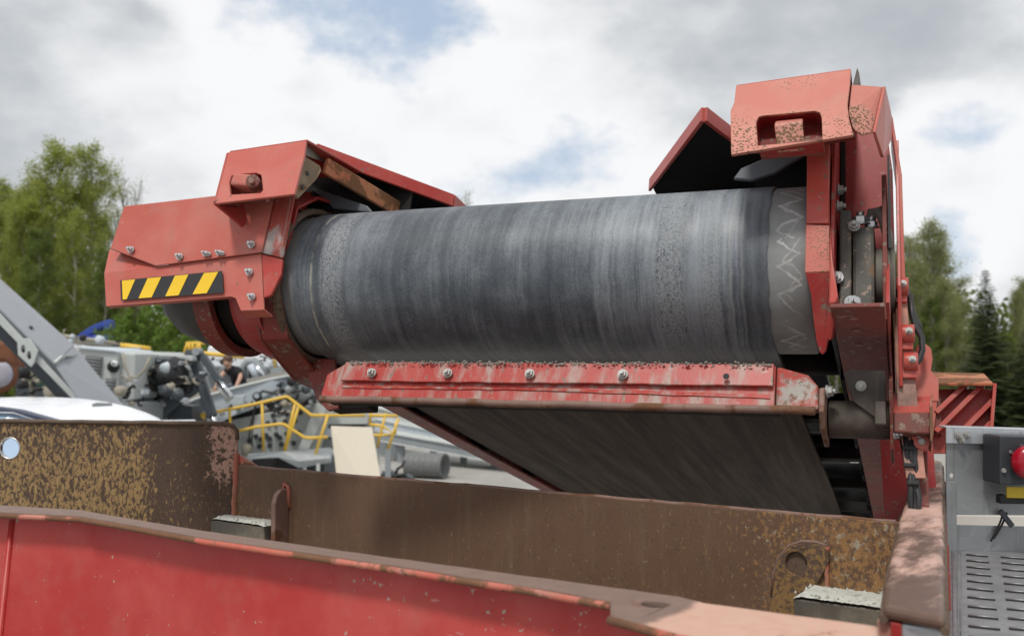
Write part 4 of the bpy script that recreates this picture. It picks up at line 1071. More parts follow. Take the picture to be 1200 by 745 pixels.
# right side rail
RZ = HZ + .012
rp = [hz(*p, RZ) for p in ((1080, 536), (1104, 540), (1106, 640), (1107, 722), (1035, 708), (1042, 660), (1056, 602))]
b = MB(); b.prism(rough_line(rp + [rp[0]], .04, .0012, 9)[:-1], (0, 0, -.016))
def m_rail():
    m, g, b = mat('worn_rail'); o = g.coords(); y = g.sep(o)[1]
    n = g.noise(g.mapping(o, (1.3, .30, 1)), 13, 7, .66); n2 = g.noise(g.mapping(o, (1, .6, 1)), 38, 5, .65)
    base = g.mix(n2, (.085, .048, .034), (.165, .105, .080))
    pk = g.mix(n2, (.48, .24, .18), (.62, .46, .39))
    f = g.ramp(g.math('SUBTRACT', g.math('ADD', n, g.math('MULTIPLY', n2, .25)), g.math('MULTIPLY', g.math('ABSOLUTE', g.math('ADD', y, .14)), .20)), .50, .70)
    col = g.mix(f, base, pk)
    col = g.mix(g.ramp(y, .52, .72), col, g.mix(n2, (.22, .19, .17), (.36, .25, .10)))
    ew = g.math('ADD', g.math('MULTIPLY', g.edge(.010), 3), g.math('SUBTRACT', n, .5)); col = g.mix(g.math('MULTIPLY', g.ramp(ew, .2, .6), .85), col, (.16, .085, .05))
    fin(g, b, col, .5, g.bump(n2, .3, .002), spec=.5); return m
rl = b.build('side_rail', m_rail(), hop, .006)
b = MB(); b.tube([p + V3((0, 0, -.016)) for p in (rp[4], rp[5], rp[6], rp[0])], .005, 8); b.build('rail_bead', M['rust'], rl)
b = MB(); b.tube([p + V3((0, 0, -.016)) for p in (rp[1], rp[2], rp[3])], .005, 8); b.build('rail_bead', M['rust'], rl)
sw = [rp[0].lerp(rp[1], .35), rp[4].lerp(rp[3], .12)]
b = MB(); b.prism([sw[0] + V3((0, 0, -.018)), sw[1] + V3((0, 0, -.018)), dropz(sw[1], z1), dropz(sw[0], z1)], (.012, .0, 0)); b.build('side_wall', M['red_shaded'], hop, .001)
sw2 = [rp[1] + V3((-.012, 0, 0)), rp[3] + V3((-.012, 0, 0))]
b = MB(); b.prism([dropz(sw2[0], RZ - .03), dropz(sw2[1], RZ - .045), dropz(sw2[1], z1), dropz(sw2[0], z1)], (.010, .0, 0)); b.build('outer_side_wall', M['red'], hop, .001)
for k in range(5):
    q = sw2[0].lerp(sw2[1], .06 + .15 * k); b = MB(); b.beam(dropz(q, 2.66) + V3((.014, 0, 0)), dropz(q, 2.2) + V3((.014, 0, 0)), .010, .012, hx); b.build('wall_rib', M['red'], hop, .001)
# end post under the near end of the rail
b = MB(); pz = rp[4].lerp(rp[3], .30); b.box((pz.x - .005, pz.y + .03, (RZ - .018 + z1) / 2), (.05, .035, RZ - .018 - z1)); b.build('rail_post', M['worn_pink'], hop, .004)
b = MB(); pz = rp[4].lerp(rp[3], .72); b.box((pz.x - .01, pz.y + .028, (RZ - .018 + z1) / 2), (.045, .03, RZ - .018 - z1)); b.build('rail_post', M['galv_light'], hop, .004, 'bare grey post under the rail')
# floor
b = MB(); f0 = [dropz(p, FL_Z) for p in (bk[0], bk[3], bk[6], bk[8])]
b.prism([dropz(V3((0, 0, 0)), FL_Z), dropz(V3((HL, 0, 0)), FL_Z), dropz(rp[4], FL_Z) + V3((0, .05, 0)), dropz(wall[6], FL_Z) + V3((0, .02, 0)), dropz(wall[1], FL_Z) + V3((0, .02, 0)), dropz(wall[0], FL_Z) + V3((0, .02, 0)), dropz(A0, FL_Z)], (0, 0, -.01))
b.build('hopper_floor', M['rust_tan'], hop)
# four legs down to the ground
for p in (dropz(wall[1], 0), dropz(wall[6], 0), dropz(V3((.05, .02, 0)), 0), V3((HL - .05, .02, 0))):
    b = MB(); b.beam(p, p + V3((0, 0, z1 + .02)) if p.y < -.1 else p + V3((0, 0, FL_Z - .02)), .10, .10, (1, 0, 0)); b.build('leg', M['red_shaded'], hop)

# ------------------------------------------------------------------ galvanised walkway
wk = Frame(at(1108, 645, 2.12), (1, -.012, 0), (.012, 1, 0))
wk = Frame(V3((wk.m.translation.x, wk.m.translation.y, wk.m.translation.z)))
wt = thing('galvanised_walkway', 'grey galvanised steel walkway with slotted tread beside the hopper rail', 'walkway', wk)
W0 = wk.px(1108, 645, 1, 0)
def wq(x, y, d=0.0): return wk.px(x, y, 1, d)
b = MB(); b.prism([wq(1109, 603), wq(1109, 501.5), wq(1260, 506), wq(1260, 603)], (0, .004, 0), [circle(wq(1115.5, 557), (1, 0, 0), (0, 0, 1), .0052, 14)]); pn = b.build('side_panel', M['galv'], wt)
b = MB(); b.prism([wq(1108, 519, -.004), wq(1108, 502, -.004), wq(1260, 506.5, -.004), wq(1260, 522, -.004)], (0, -.004, 0)); b.build('top_rail', M['galv_light'], pn, .001)
b = MB(); b.prism([wq(1109, 502, -.004), wq(1260, 506.5, -.004), wq(1260, 506.5, -.004) + V3((0, .04, .001)), wq(1109, 502, -.004) + V3((0, .04, .001))], (0, 0, .004)); b.build('rail_fold', M['galv_light'], pn, .001)
for x, y in ((1123, 510), (1133, 509.5), (1126, 515)): bolt(pn, wq(x, y, -.0085), (0, -1, 0), .0068, 'bolt_dirty', .004)
b = MB(); b.prism([wq(1109, 650, -.012), wq(1109, 564, -.012), wq(1121, 564, -.012), wq(1122, 650, -.012)], (0, .010, 0)); b.build('corner_post', M['galv'], wt, .0015)
b = MB(); b.prism([wq(1121, 604, .25), wq(1260, 606, .25), wq(1260, 630, .25), wq(1121, 629, .25)], (0, .01, 0)); b.build('pale_plank', M['white_strip'], wt)
b = MB(); b.prism([wq(1121, 614.5, -.002), wq(1260, 618, -.002), wq(1260, 648, -.002), wq(1121, 645, -.002)], (0, .004, 0)); b.build('kick_plate', M['galv'], wt, .001)
# loose cables hanging in the gap
for (pts_, r_) in (([(1176, 600), (1172, 612), (1166, 624), (1161, 634)], .0022), ([(1180, 600), (1175, 613), (1169, 624), (1164, 631)], .0022)):
    b = MB(); b.tube([wq(x, y, -.010) for x, y in pts_], r_, 7); b.build('thin_cable', M['hose'], wt)
b = MB(); b.beam(wq(1172, 598, -.014), wq(1186, 616, -.014), .010, .008, (0, 1, 0)); b.build('cable_tie_bar', M['dgrey'], wt)
# slotted tread
fz_ = W0.z
def wf(x, y): 
    return wk.px(x, y, 2, fz_)
b = MB(); b.prism([wf(1110, 644), wf(1290, 649), wf(1330, 800), wf(1113, 800)], (0, 0, -.004)); tr = b.build('tread_plate', M['galv_tread'], wt)
ys = [650, 657, 664.5, 672.5, 681, 690, 700, 711, 722, 734, 747, 761]
for k, y in enumerate(ys):
    s_ = (y - 645) / 100.0
    for (xa, xb) in ((1132 + 3 * s_, 1157 + 17 * s_), (1172 + 12 * s_, 1200 + 34 * s_)):
        yy = y + (3.0 if xa > 1165 else 0)
        p, q = wf(xa, yy), wf(xb, yy + 2.2 + 2 * s_)
        b = MB(); b.beam(p + V3((0, 0, .0012)), q + V3((0, 0, .0012)), .0065, .0012); b.build('slot', M['black'], tr)
        d_ = (q - p); b = MB(); sl = V3((-d_.y, d_.x, 0)).normalized() * .0045
        b.tube([p + sl + V3((0, 0, .0015)), q + sl + V3((0, 0, .0015))], .0016, 5); b.build('pressed_lip', M['galv_tread'], tr)
b = MB()
for k in range(90):                                    # embossed herringbone strip beside the slots
    y = 646 + k * 1.35; x = 1114 + (y - 645) * .02
    for j in range(2):
        p = wf(x + 1.5 + 6 * j, y); q = wf(x + 5.5 + 6 * j, y + (2.0 if j == 0 else -2.0) * (1 + (y - 645) / 200))
        b.beam(p + V3((0, 0, .0008)), q + V3((0, 0, .0008)), .0028, .0016)
b.build('embossed_tread', M['galv_tread'], tr, kind='stuff')
for x in (1116, 1280):
    p = wf(x, 660); b = MB(); b.beam(V3((p.x, p.y, -wk.m.translation.z)), V3((p.x, p.y, fz_ - .004)), .06, .06, (1, 0, 0)); b.build('leg', M['galv'], wt)

# ------------------------------------------------------------------ emergency stop
ef = Frame(at(1200, 541, 2.06))
et = thing('emergency_stop', 'red mushroom emergency stop button in a dark grey box on the galvanised panel', 'stop button', ef)
ec = ef.px(1199, 541, 1, -.03)
b = MB(); b.prism([ef.px(1171.5, 567.5, 1, -.02), ef.px(1171.5, 513, 1, -.02), ef.px(1173.5, 510.5, 1, -.02), ef.px(1232, 512, 1, -.02), ef.px(1232, 569, 1, -.02)], (0, .075, 0)); hb = b.build('housing', M['estop_box'], et, .003)
b = MB(); b.prism([ef.px(1166, 560, 1, .03), ef.px(1166.5, 522, 1, .03), ef.px(1171, 520, 1, .02), ef.px(1171, 566, 1, .02)], (0, .02, 0)); b.build('mounting_clip', M['rust_orange'], et, .002)
bolt(et, ef.px(1176, 551, 1, -.021), (0, -1, 0), .004, 'bolt_dirty', 0); bolt(et, ef.px(1184.5, 529.5, 1, -.021), (0, -1, 0), .003, 'zinc', 0)
b = MB(); b.lathe(ec + V3((.008, .012, 0)), (-.12, -1, .03), [(0, .036), (.004, .036), (.004, .030)], 32); b.build('button_collar', M['hazard_black'], et)
b = MB(); b.lathe(ec + V3((.008, .006, 0)), (-.12, -1, .03), [(0, .027), (.010, .029), (.012, .034), (.022, .0345), (.028, .032), (.034, .024), (.037, .012), (.038, 0)], 36); b.build('button', M['estop_red'], et)
b = MB(); b.prism([ef.px(1180, 583, 1, .008), ef.px(1180, 570, 1, .008), ef.px(1232, 571, 1, .008), ef.px(1232, 584, 1, .008)], (0, .004, 0)); b.build('yellow_label', M['label_yellow'], et)
b = MB(); b.prism([ef.px(1172, 590, 1, .012), ef.px(1172, 580, 1, .012), ef.px(1178, 579, 1, .012), ef.px(1180, 583, 1, .012), ef.px(1232, 584, 1, .012), ef.px(1232, 591, 1, .012)], (0, .02, 0)); b.build('label_holder', M['black'], et, .002)
# ------------------------------------------------------------------ machines and odds and ends across the yard
def wframe(x, y, Z): return Frame(at(x, y, Z))
def slab(fr, pts, Z, dep, holes=()):
    # outline at distance Z, given real depth away from the viewer
    b = MB(); b.prism([fr.loc(at(p[0], p[1], p[2] if len(p) > 2 else Z)) for p in pts], (0, dep, 0), [[fr.loc(at(x, y, Z)) for x, y in h] for h in holes]); return b
def bar(fr, pts, Z, r, n=8):
    b = MB(); b.tube([fr.loc(at(p[0], p[1], p[2] if len(p) > 2 else Z)) for p in pts], r, n); return b
def gpt(x, Z): # point on the ground below a pixel column
    p = at(x, 425, Z); return V3((p.x, p.y, 0))

# grey folded boom on the left
Z = 9.5
fr = Frame(gpt(60, Z)); t = thing('folding_boom', 'long grey steel boom sloping down from the upper left corner, with a two holed gusset', 'boom', fr)
slab(fr, [(-60, 290), (-60, 262), (70, 410), (64, 420), (-60, 300)], Z, .9)
b = slab(fr, [(-70, 300, Z), (-70, 262, Z + .5), (88, 403, Z + .5), (66, 425, Z)], Z, .05); b = MB()
def L4(fr, pts): return [fr.loc(at(*p)) for p in pts]
b.prism(L4(fr, [(-70, 290, Z), (-70, 263, Z + .45), (87, 404, Z + .45), (65, 424, Z)]), (0, .0, -.04)); b.build('upper_beam', M['boom_grey'], t, .008)
b = MB(); b.prism(L4(fr, [(65, 425, Z), (87, 405, Z + .45), (148, 478, Z + .45), (100, 478, Z)]), (0, 0, -.04)); b.build('lower_beam', M['boom_grey'], t, .008)
b = MB(); b.prism(L4(fr, [(-70, 291, Z), (-70, 309, Z), (97, 480, Z), (104, 480, Z)]), (0, .02, 0)); b.build('beam_flange', M['lgrey'], t, .005)
b = MB(); b.prism(L4(fr, [(-70, 309, Z + .15), (-70, 326, Z + .15), (84, 484, Z + .15), (97, 482, Z + .15)]), (0, .5, 0)); b.build('beam_web', M['dgrey'], t, .005)
b = MB(); b.beam(*L4(fr, [(64, 425, Z - .02), (73, 417, Z + .12)]), .03, .02); b.beam(*L4(fr, [(73, 417, Z + .10), (90, 416, Z + .40)]), .03, .02); b.build('joint_plate', M['lgrey'], t)
hl = [[(27 + 2.6 * math.cos(a), 409 + 5 * math.sin(a)) for a in [k * .524 for k in range(12)]], [(34 + 2.6 * math.cos(a), 416.5 + 5 * math.sin(a)) for a in [k * .524 for k in range(12)]]]
slab(fr, [(20, 402), (23, 397), (34, 396), (44, 411), (40, 425), (36, 430), (21, 416)], Z - .04, .03, hl).build('gusset_plate', M['lgrey'], t, .004)
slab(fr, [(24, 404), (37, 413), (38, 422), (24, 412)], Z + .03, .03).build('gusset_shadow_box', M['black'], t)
for x, y in ((20, 377), (52, 410), (83, 441), (36, 385)): bolt(t, fr.loc(at(x, y, Z + .12)), (-.2, -.6, .8), .022, 'dgrey' if 'dgrey' in M else 'zinc', 0)
b = MB(); b.beam(fr.loc(at(98, 479, Z)), V3((fr.loc(gpt(120, Z)).x, .3, 0)), .25, .25, (0, 1, 0)); b.build('foot', M['dgrey'], t)

# white lorry cab roof in front of the boom
Z = 8.0
fr = Frame(gpt(70, Z)); t = thing('lorry_cab', 'white vehicle cab with blue tinted windscreen, only its roof showing above the rusty wing', 'vehicle', fr)
roofp = [(-60, 470), (-20, 467), (10, 465.5), (40, 465), (80, 466), (110, 469), (140, 474), (165, 481), (185, 489), (193, 496), (194, 512), (150, 512)]
b = MB(); nx = 12; 
top = [(-80, 472), (-20, 466.5), (20, 465), (60, 465.2), (95, 467), (125, 471), (150, 476.5), (172, 484), (186, 490.5), (193, 497)]
vs = []; fs = []; K = 8
for i, (x, y) in enumerate(top):
    for k in range(K + 1):
        s_ = k / K; p = at(x + 0, y, Z + .9); drop = .34 * max(0, s_ - .0) ** 1.6
        edge = i / (len(top) - 1)
        q = at(x - 26 * s_ * (1 - edge), y, Z + .9 - 1.0 * s_ + .1 * edge); q.z = p.z - drop * (.30 + .25 * (1 - edge)) - .02 * s_
        vs.append(fr.loc(q))
for i in range(len(top) - 1):
    for k in range(K): fs.append((i * (K + 1) + k, (i + 1) * (K + 1) + k, (i + 1) * (K + 1) + k + 1, i * (K + 1) + k + 1))
b.add(vs, fs, True); rf = b.build('roof', M['white'], t)
slab(fr, [(-80, 477), (-5, 477), (20, 480.5), (55, 490), (80, 497), (80, 500), (40, 491.5), (15, 483), (-80, 480)], Z - .2, .12).build('roof_trim', M['trim'], t, .01)
b = MB(); b.prism(L4(fr, [(-80, 481, Z - .15), (14, 484, Z - .15), (45, 494, Z - .15), (46, 560, Z - .55), (-80, 560, Z - .55)]), (0, .03, 0)); b.build('windscreen', M['glass'], t)
slab(fr, [(44, 492), (80, 500), (194, 498), (194, 640), (44, 640)], Z - .02, .8).build('cab_body', M['white'], t, .02)
slab(fr, [(46, 492), (62, 494), (90, 503), (90, 510), (47, 510)], Z - .06, .05).build('door_gap', M['black'], t)
slab(fr, [(107, 473.5), (112, 471.5), (128, 472), (130, 475.5), (108, 476.5)], Z - .1, .05).build('roof_handle', M['mgrey'], t, .006)
slab(fr, [(-70, 560), (190, 560), (190, 770), (-70, 770)], Z - .0, 1.6).build('chassis', M['dgrey'], t, .02)
for x in (-40, 150):
    c = fr.loc(at(x, 770, Z)); c.z = .5; b = MB(); b.cyl(c, c + V3((0, .3, 0)), .5, 24); b.build('wheel', M['rubber'], t, .03)

# rust coloured round scrap at the left edge
Z = 12.0
fr = Frame(gpt(0, Z)); t = thing('rusty_drum', 'rust brown round steel drum with pale worn end at the left edge under the boom', 'drum', fr)
c = fr.loc(at(-2, 438, Z))
b = MB(); b.lathe(c, (.55, -.8, .1), [(-.7, .20), (-.05, .23), (0, .22), (0, .17)], 28); b.build('shell', M['brownrust'], t)
b = MB(); b.lathe(c, (.55, -.8, .1), [(-.03, .18), (.03, .14), (.05, .08), (.05, 0)], 28); b.build('worn_end', M['lavender'], t)
b = MB(); b.beam(c + V3((-.1, .2, -.3)), V3((c.x - .1, c.y + .2, 0)), .5, .5, (0, 1, 0)); b.build('stand', M['beige'], t)
slab(fr, [(-20, 402), (8, 398), (17, 410), (18, 432), (4, 424), (-20, 425)], Z - .5, .3).build('scoop', M['brownrust'], t, .05)
# machine innards seen below the boom
Z = 14.0
fr = Frame(gpt(55, Z)); t = thing('valve_cabinet', 'beige machine chassis with slotted box and green valve under the grey boom', 'machine', fr)
slab(fr, [(24, 436), (42, 434), (43, 451), (26, 451)], Z - .2, .3).build('slotted_box', M['beige'], t, .01)
slab(fr, [(29, 441.5), (36, 440.5), (36, 444), (29, 444.5)], Z - .22, .04).build('slot', M['black'], t)
slab(fr, [(18, 415), (70, 418), (95, 470), (18, 475)], Z + .4, .3).build('back_panel', M['dgrey'], t)
for x, w_, mm in ((33, 3, 'beige'), (52, 3.5, 'lgrey'), (61, 2.5, 'mgrey')):
    slab(fr, [(x, 440), (x + w_, 440), (x + w_ + 3, 482), (x + 3, 482)], Z - .1, .1).build('post', M[mm], t)
slab(fr, [(41, 432), (50, 428), (49, 452), (42, 455)], Z - .25, .15).build('valve', M['green'], t, .02)
bar(fr, [(38, 448), (46, 456), (58, 452), (70, 462)], Z - .3, .03).build('hose', M['hose'], t)
slab(fr, [(20, 470), (95, 470), (95, 700), (20, 700)], Z, 1.2).build('chassis', M['mgrey'], t)

# light grey power pack
Z = 17.0
fr = Frame(gpt(125, Z)); t = thing('power_pack', 'light grey machine housing with dark louvred vents behind the lorry cab', 'machine', fr)
slab(fr, [(92, 407), (138, 412), (138, 472), (84, 470)], Z, 1.6).build('housing', M['lgrey'], t, .03)
slab(fr, [(138, 412), (159, 414), (157, 468), (136, 473)], Z + .1, 1.6).build('side_door', M['lgrey'], t, .03)
slab(fr, [(90, 405), (134, 409.5), (138, 413), (91, 409)], Z - .05, 1.8).build('lid', M['palebeam'], t, .02)
v = slab(fr, [(100, 416), (120, 418), (116, 449), (97, 440)], Z - .03, .04).build('louvre', M['vent'], t, .005)
for k in range(7): bar(fr, [(100 - k * .4, 419 + k * 3.4), (119.5 - k * .5, 421 + k * 3.9)], Z - .05, .012, 6).build('louvre_slat', M['mgrey'], v)
v = slab(fr, [(124, 443), (135, 444), (133, 466), (121, 461)], Z - .03, .04).build('louvre', M['vent'], t, .005)
for k in range(5): bar(fr, [(124 - k * .4, 446 + k * 3.6), (134 - k * .3, 447 + k * 3.8)], Z - .05, .012, 6).build('louvre_slat', M['mgrey'], v)
b = MB(); c = fr.loc(at(133.5, 430, Z)); b.lathe(c, (0, -1, .1), [(0, .10), (.08, .09), (.12, .03)], 16); b.build('exhaust', M['black'], t)
b = MB(); c = fr.loc(at(135, 426, Z - .1)); b.lathe(c, (0, -1, .1), [(0, .05), (.06, .05), (.09, .02)], 14); b.build('lamp', M['white'], t)
slab(fr, [(80, 468), (165, 472), (165, 640), (80, 640)], Z, 1.6).build('chassis', M['mgrey'], t)
bar(fr, [(144, 413), (147, 430), (152, 441), (160, 442), (170, 432), (176, 418)], Z - .2, .022).build('loose_cable', M['beige'], t)

# black conveyor folded on the same yard line
Z = 18.0
fr = Frame(gpt(205, Z)); t = thing('folded_conveyor', 'black folded rubber conveyor with roll of belt between power pack and hydraulic struts', 'conveyor', fr)
b = MB(); c = fr.loc(at(183, 446, Z)); b.lathe(c, (.93, -.12, .42), [(-.1, 0), (-.1, .17), (0, .24), (.5, .26), (.5, 0)], 24); b.build('belt_roll', M['rubber'], t)
slab(fr, [(176, 446), (206, 440), (226, 442), (224, 460), (205, 472), (172, 476), (168, 460)], Z + .2, .6).build('belt_heap', M['rubber'], t, .08)
slab(fr, [(180, 443), (200, 439.5), (226, 442), (226, 446), (182, 447)], Z + .05, .3).build('belt_fold', M['dgrey'], t, .03)
b = bar(fr, [(168, 436), (170, 427), (178, 423), (196, 421), (216, 424)], Z + .1, .06); b.build('frame_hoop', M['dgrey'], t)
slab(fr, [(196, 431), (222, 433), (222, 441), (198, 440)], Z + .5, .2).build('back_sheet', M['lgrey'], t)
slab(fr, [(176, 414), (226, 417), (224, 423), (176, 420)], Z + .2, .3).build('top_beam', M['lgrey'], t, .02)
slab(fr, [(140, 412), (180, 415), (178, 419), (142, 416)], Z + .1, .2).build('dark_beam', M['dgrey'], t, .02)
slab(fr, [(165, 452), (176, 452), (172, 478), (160, 478)], Z - .1, .3).build('grey_leg', M['mgrey'], t, .02)
slab(fr, [(150, 470), (225, 476), (225, 640), (150, 640)], Z + .3, 1.4).build('chassis', M['dgrey'], t)
slab(fr, [(140, 473), (182, 475), (180, 483), (140, 480)], Z - .3, .3).build('dark_tray', M['dgrey'], t, .03)

# hydraulic struts
Z = 18.5
fr = Frame(gpt(235, Z)); t = thing('hydraulic_arm', 'slate grey folding arm with two hydraulic rams and shiny rods beside the kneeling man', 'hydraulic arm', fr)
b = MB(); b.beam(*L4(fr, [(224, 412, Z), (249, 488, Z - .3)]), .17, .13, (0, 1, 0)); st = b.build('strut', M['dgrey'], t, .012)
b = MB(); b.beam(*L4(fr, [(237, 416, Z), (258, 447, Z - .2)]), .13, .13, (0, 1, 0)); st2 = b.build('strut', M['dgrey'], t, .012)
bar(fr, [(257, 446, Z - .22), (272, 466, Z - .3)], Z, .045).build('ram_rod', M['chrome'], t)
bar(fr, [(249, 487, Z - .3), (253, 500, Z - .35)], Z, .06).build('ram_rod', M['chrome'], t)
bar(fr, [(255, 450, Z - .15), (268, 470, Z - .2)], Z, .05).build('ram_body', M['lgrey'], t)
b = MB(); b.beam(*L4(fr, [(178, 490, Z - .4), (228, 447, Z - .1)]), .30, .16, (0, 1, 0)); st3 = b.build('lower_arm', M['dgrey'], t, .015)
for k in range(4): bolt(st3, fr.loc(at(192 + 10 * k, 474 - 8.6 * k, Z - .50 + .06 * k)), (0, -1, 0), .03, 'zinc', 0)
for x, y in ((223, 424), (229, 412), (237, 470)):
    c = fr.loc(at(x, y, Z - .12)); b = MB(); b.cyl(c, c + V3((0, .3, 0)), .07, 14); b.build('pivot', M['mgrey'], t)
slab(fr, [(216, 410), (232, 409), (238, 418), (226, 426), (216, 420)], Z, .25).build('head_bracket', M['dgrey'], t, .02)
slab(fr, [(172, 486), (184, 482), (190, 496), (172, 498)], Z - .4, .3).build('foot_bracket', M['mgrey'], t, .02)
b = MB(); b.beam(fr.loc(at(180, 494, Z - .3)), V3((fr.loc(gpt(180, Z)).x, 0, 0)), .3, .2, (0, 1, 0)); b.build('foot', M['mgrey'], t)

# pale trough with the worker on it
Z = 19.5
fr = Frame(gpt(300, Z)); t = thing('screening_machine', 'pale grey screening machine with sloping belt trough and rows of side bolts', 'machine', fr)
tr_ = []
b = MB(); b.prism(L4(fr, [(196, 503, Z - .5), (196, 483, Z - .5), (230, 467, Z - .3), (280, 453, Z), (318, 444, Z + .3), (340, 440, Z + .4), (341, 446, Z + .4), (322, 462, Z + .3), (285, 480, Z), (250, 500, Z - .3)]), (0, .05, 0)); b.build('trough_side', M['palebeam'], t, .01)
b = MB(); pts = [(196, 484, Z - .5), (230, 468, Z - .3), (280, 454, Z), (318, 445, Z + .3), (345, 440, Z + .4)]
lo_ = [fr.loc(at(*p)) + V3((0, .05, 0)) for p in pts]; hi_ = [fr.loc(at(p[0] + 6, p[1] - 11 + i * .9, p[2] + 1.0)) for i, p in enumerate(pts)]
for i in range(len(pts) - 1): b.add([lo_[i], lo_[i + 1], hi_[i + 1], hi_[i]], [(0, 1, 2, 3)])
b.build('deck_belt', M['deckbelt'], t)
b = MB(); b.tube([fr.loc(at(p[0], p[1] - .6, p[2] - .02)) for p in pts], .035, 8); b.build('trough_edge', M['lgrey'], t)
slab(fr, [(266, 470), (276, 463), (287, 463), (284, 474), (272, 475)], Z - .35, .1).build('ram_lug', M['palebeam'], t, .01)
slab(fr, [(240, 503), (268, 489), (340, 464), (355, 474), (352, 482), (290, 492), (262, 508)], Z + .3, .3).build('dark_underframe', M['black'], t)
side = slab(fr, [(270, 492), (310, 484), (362, 477), (376, 466), (394, 470), (384, 500), (372, 532), (320, 546), (276, 540)], Z + .2, 1.2).build('bolted_side', M['lgrey'], t, .02)
for j, (y, xs) in enumerate(((497, (314, 322, 334, 346)), (511, (300, 312, 324, 336, 350)), (515, (292, 306, 316, 328)), (523, (304, 316, 330, 344)), (488, (320, 336, 352)))):
    for x in xs: bolt(side, fr.loc(at(x, y - (x - 300) * .09, Z + .19)), (0, -1, 0), .040, 'dgrey', 0)
slab(fr, [(374, 462), (388, 466), (360, 530), (348, 530)], Z - .1, .12).build('diagonal_leg', M['lgrey'], t, .01)
slab(fr, [(385, 486), (432, 486), (430, 497), (384, 497)], Z + .2, .5).build('grey_beam', M['lgrey'], t, .01)
slab(fr, [(380, 497), (430, 497), (428, 502), (379, 502)], Z + .6, .3).build('beam_gap', M['dgrey'], t)
slab(fr, [(378, 502), (430, 502), (428, 512), (376, 512)], Z + .2, .5).build('grey_beam', M['palebeam'], t, .01)
slab(fr, [(372, 514), (428, 512), (426, 524), (368, 526)], Z + .4, .5).build('grey_beam', M['mgrey'], t, .01)
slab(fr, [(336, 440), (352, 436), (364, 442), (368, 462), (352, 473), (342, 460)], Z - .1, .7).build('motor', M['mgrey'], t, .06)
slab(fr, [(350, 463), (366, 460), (368, 470), (354, 476)], Z - .0, .5).build('motor_foot', M['black'], t, .02)
slab(fr, [(330, 477), (345, 473), (350, 480), (332, 483)], Z - .1, .3).build('pale_cover', M['palebeam'], t, .02)
c = fr.loc(at(302, 465, Z - .3)); b = MB(); b.lathe(c, (.1, -1, .2), [(0, .09), (.1, .09), (.14, .05)], 14); b.build('sensor', M['dgrey'], t)
bar(fr, [(303, 462), (308, 458), (318, 460), (326, 462), (334, 458)], Z - .3, .025).build('cable', M['hose'], t)
bar(fr, [(301, 468), (297, 486), (293, 500), (292, 520)], Z - .35, .018).build('cable', M['hose'], t)
bar(fr, [(299, 472), (296, 500), (295, 525)], Z - .30, .014).build('cable', M['hose'], t)
c = fr.loc(at(289, 526, Z - .4)); b = MB(); b.lathe(c, (0, 0, 1), [(-.13, .06), (-.1, .10), (.05, .10), (.1, .05)], 14); b.build('hanging_weight', M['beige'], t)
for k in range(9):
    rr = random.Random(k); x, y = 322 + rr.uniform(-3, 16), 452 + rr.uniform(-3, 8)
    slab(fr, [(x, y), (x + 4, y - 1), (x + 4, y + 3), (x, y + 3)], Z - .1 + rr.uniform(-.1, .2), .12).build('fitting', M[('mgrey', 'dgrey', 'beige')[k % 3]], t, .01)
slab(fr, [(270, 540), (380, 540), (380, 585), (270, 590)], Z + .6, 1.6).build('undercarriage', M['dgrey'], t)

# yellow handrails
Z = 18.8
RL = 'yellow handrails of the grey machine'
fr = Frame(gpt(345, Z)); t = thing('handrail', 'bent yellow tube handrail running along the walkway above the rusty hopper edge', 'handrail', fr, RL)
RR = .030
bar(fr, [(222, 489), (236, 486), (300, 473), (335, 464.5), (338, 465.5), (364, 486), (368, 486.5), (432, 486.5, Z + .4)], Z, RR).build('top_rail', M['yellow'], t)
bar(fr, [(272, 507), (300, 500), (328, 496.5), (333, 497), (356, 512), (362, 513), (384, 512)], Z, RR).build('mid_rail', M['yellow'], t)
bar(fr, [(228, 495), (228, 488), (236, 486.5), (240, 491)], Z, RR).build('rail_loop', M['yellow'], t)
for p in ([(269, 479), (270, 505)], [(307, 471), (309, 528)], [(346, 472), (333, 528)], [(350, 476), (334, 528)], [(384, 487), (368, 537)]):
    bar(fr, p, Z, .027).build('post', M['yellow'], t)
fr = Frame(gpt(450, Z + .4)); t = thing('handrail', 'short yellow handrail end with chamfered corner right of the plywood sheet', 'handrail', fr, RL)
Z2 = Z + .4
bar(fr, [(432, 486.5), (466, 487)], Z2, RR).build('top_rail', M['yellow'], t)
bar(fr, [(433, 497), (448, 499), (462, 508), (444, 510), (438, 509.5)], Z2, RR).build('mid_rail', M['yellow'], t)
for p in ([(435, 477), (433, 497)], [(452, 484), (442, 524)], [(467, 490), (454, 528)], [(464, 495), (463, 508)]):
    bar(fr, p, Z2, .026).build('post', M['yellow'], t)
slab(fr, [(426, 484), (431, 482), (433, 488), (427, 489)], Z2 - .05, .1).build('joint_clamp', M['lgrey'], t, .01)
b = MB()
for x in (441, 455):
    b = MB(); b.beam(fr.loc(at(x, 526, Z2)), V3((fr.loc(gpt(x, Z2)).x, 0, 0)), .1, .1, (0, 1, 0)); b.build('leg', M['mgrey'], t)

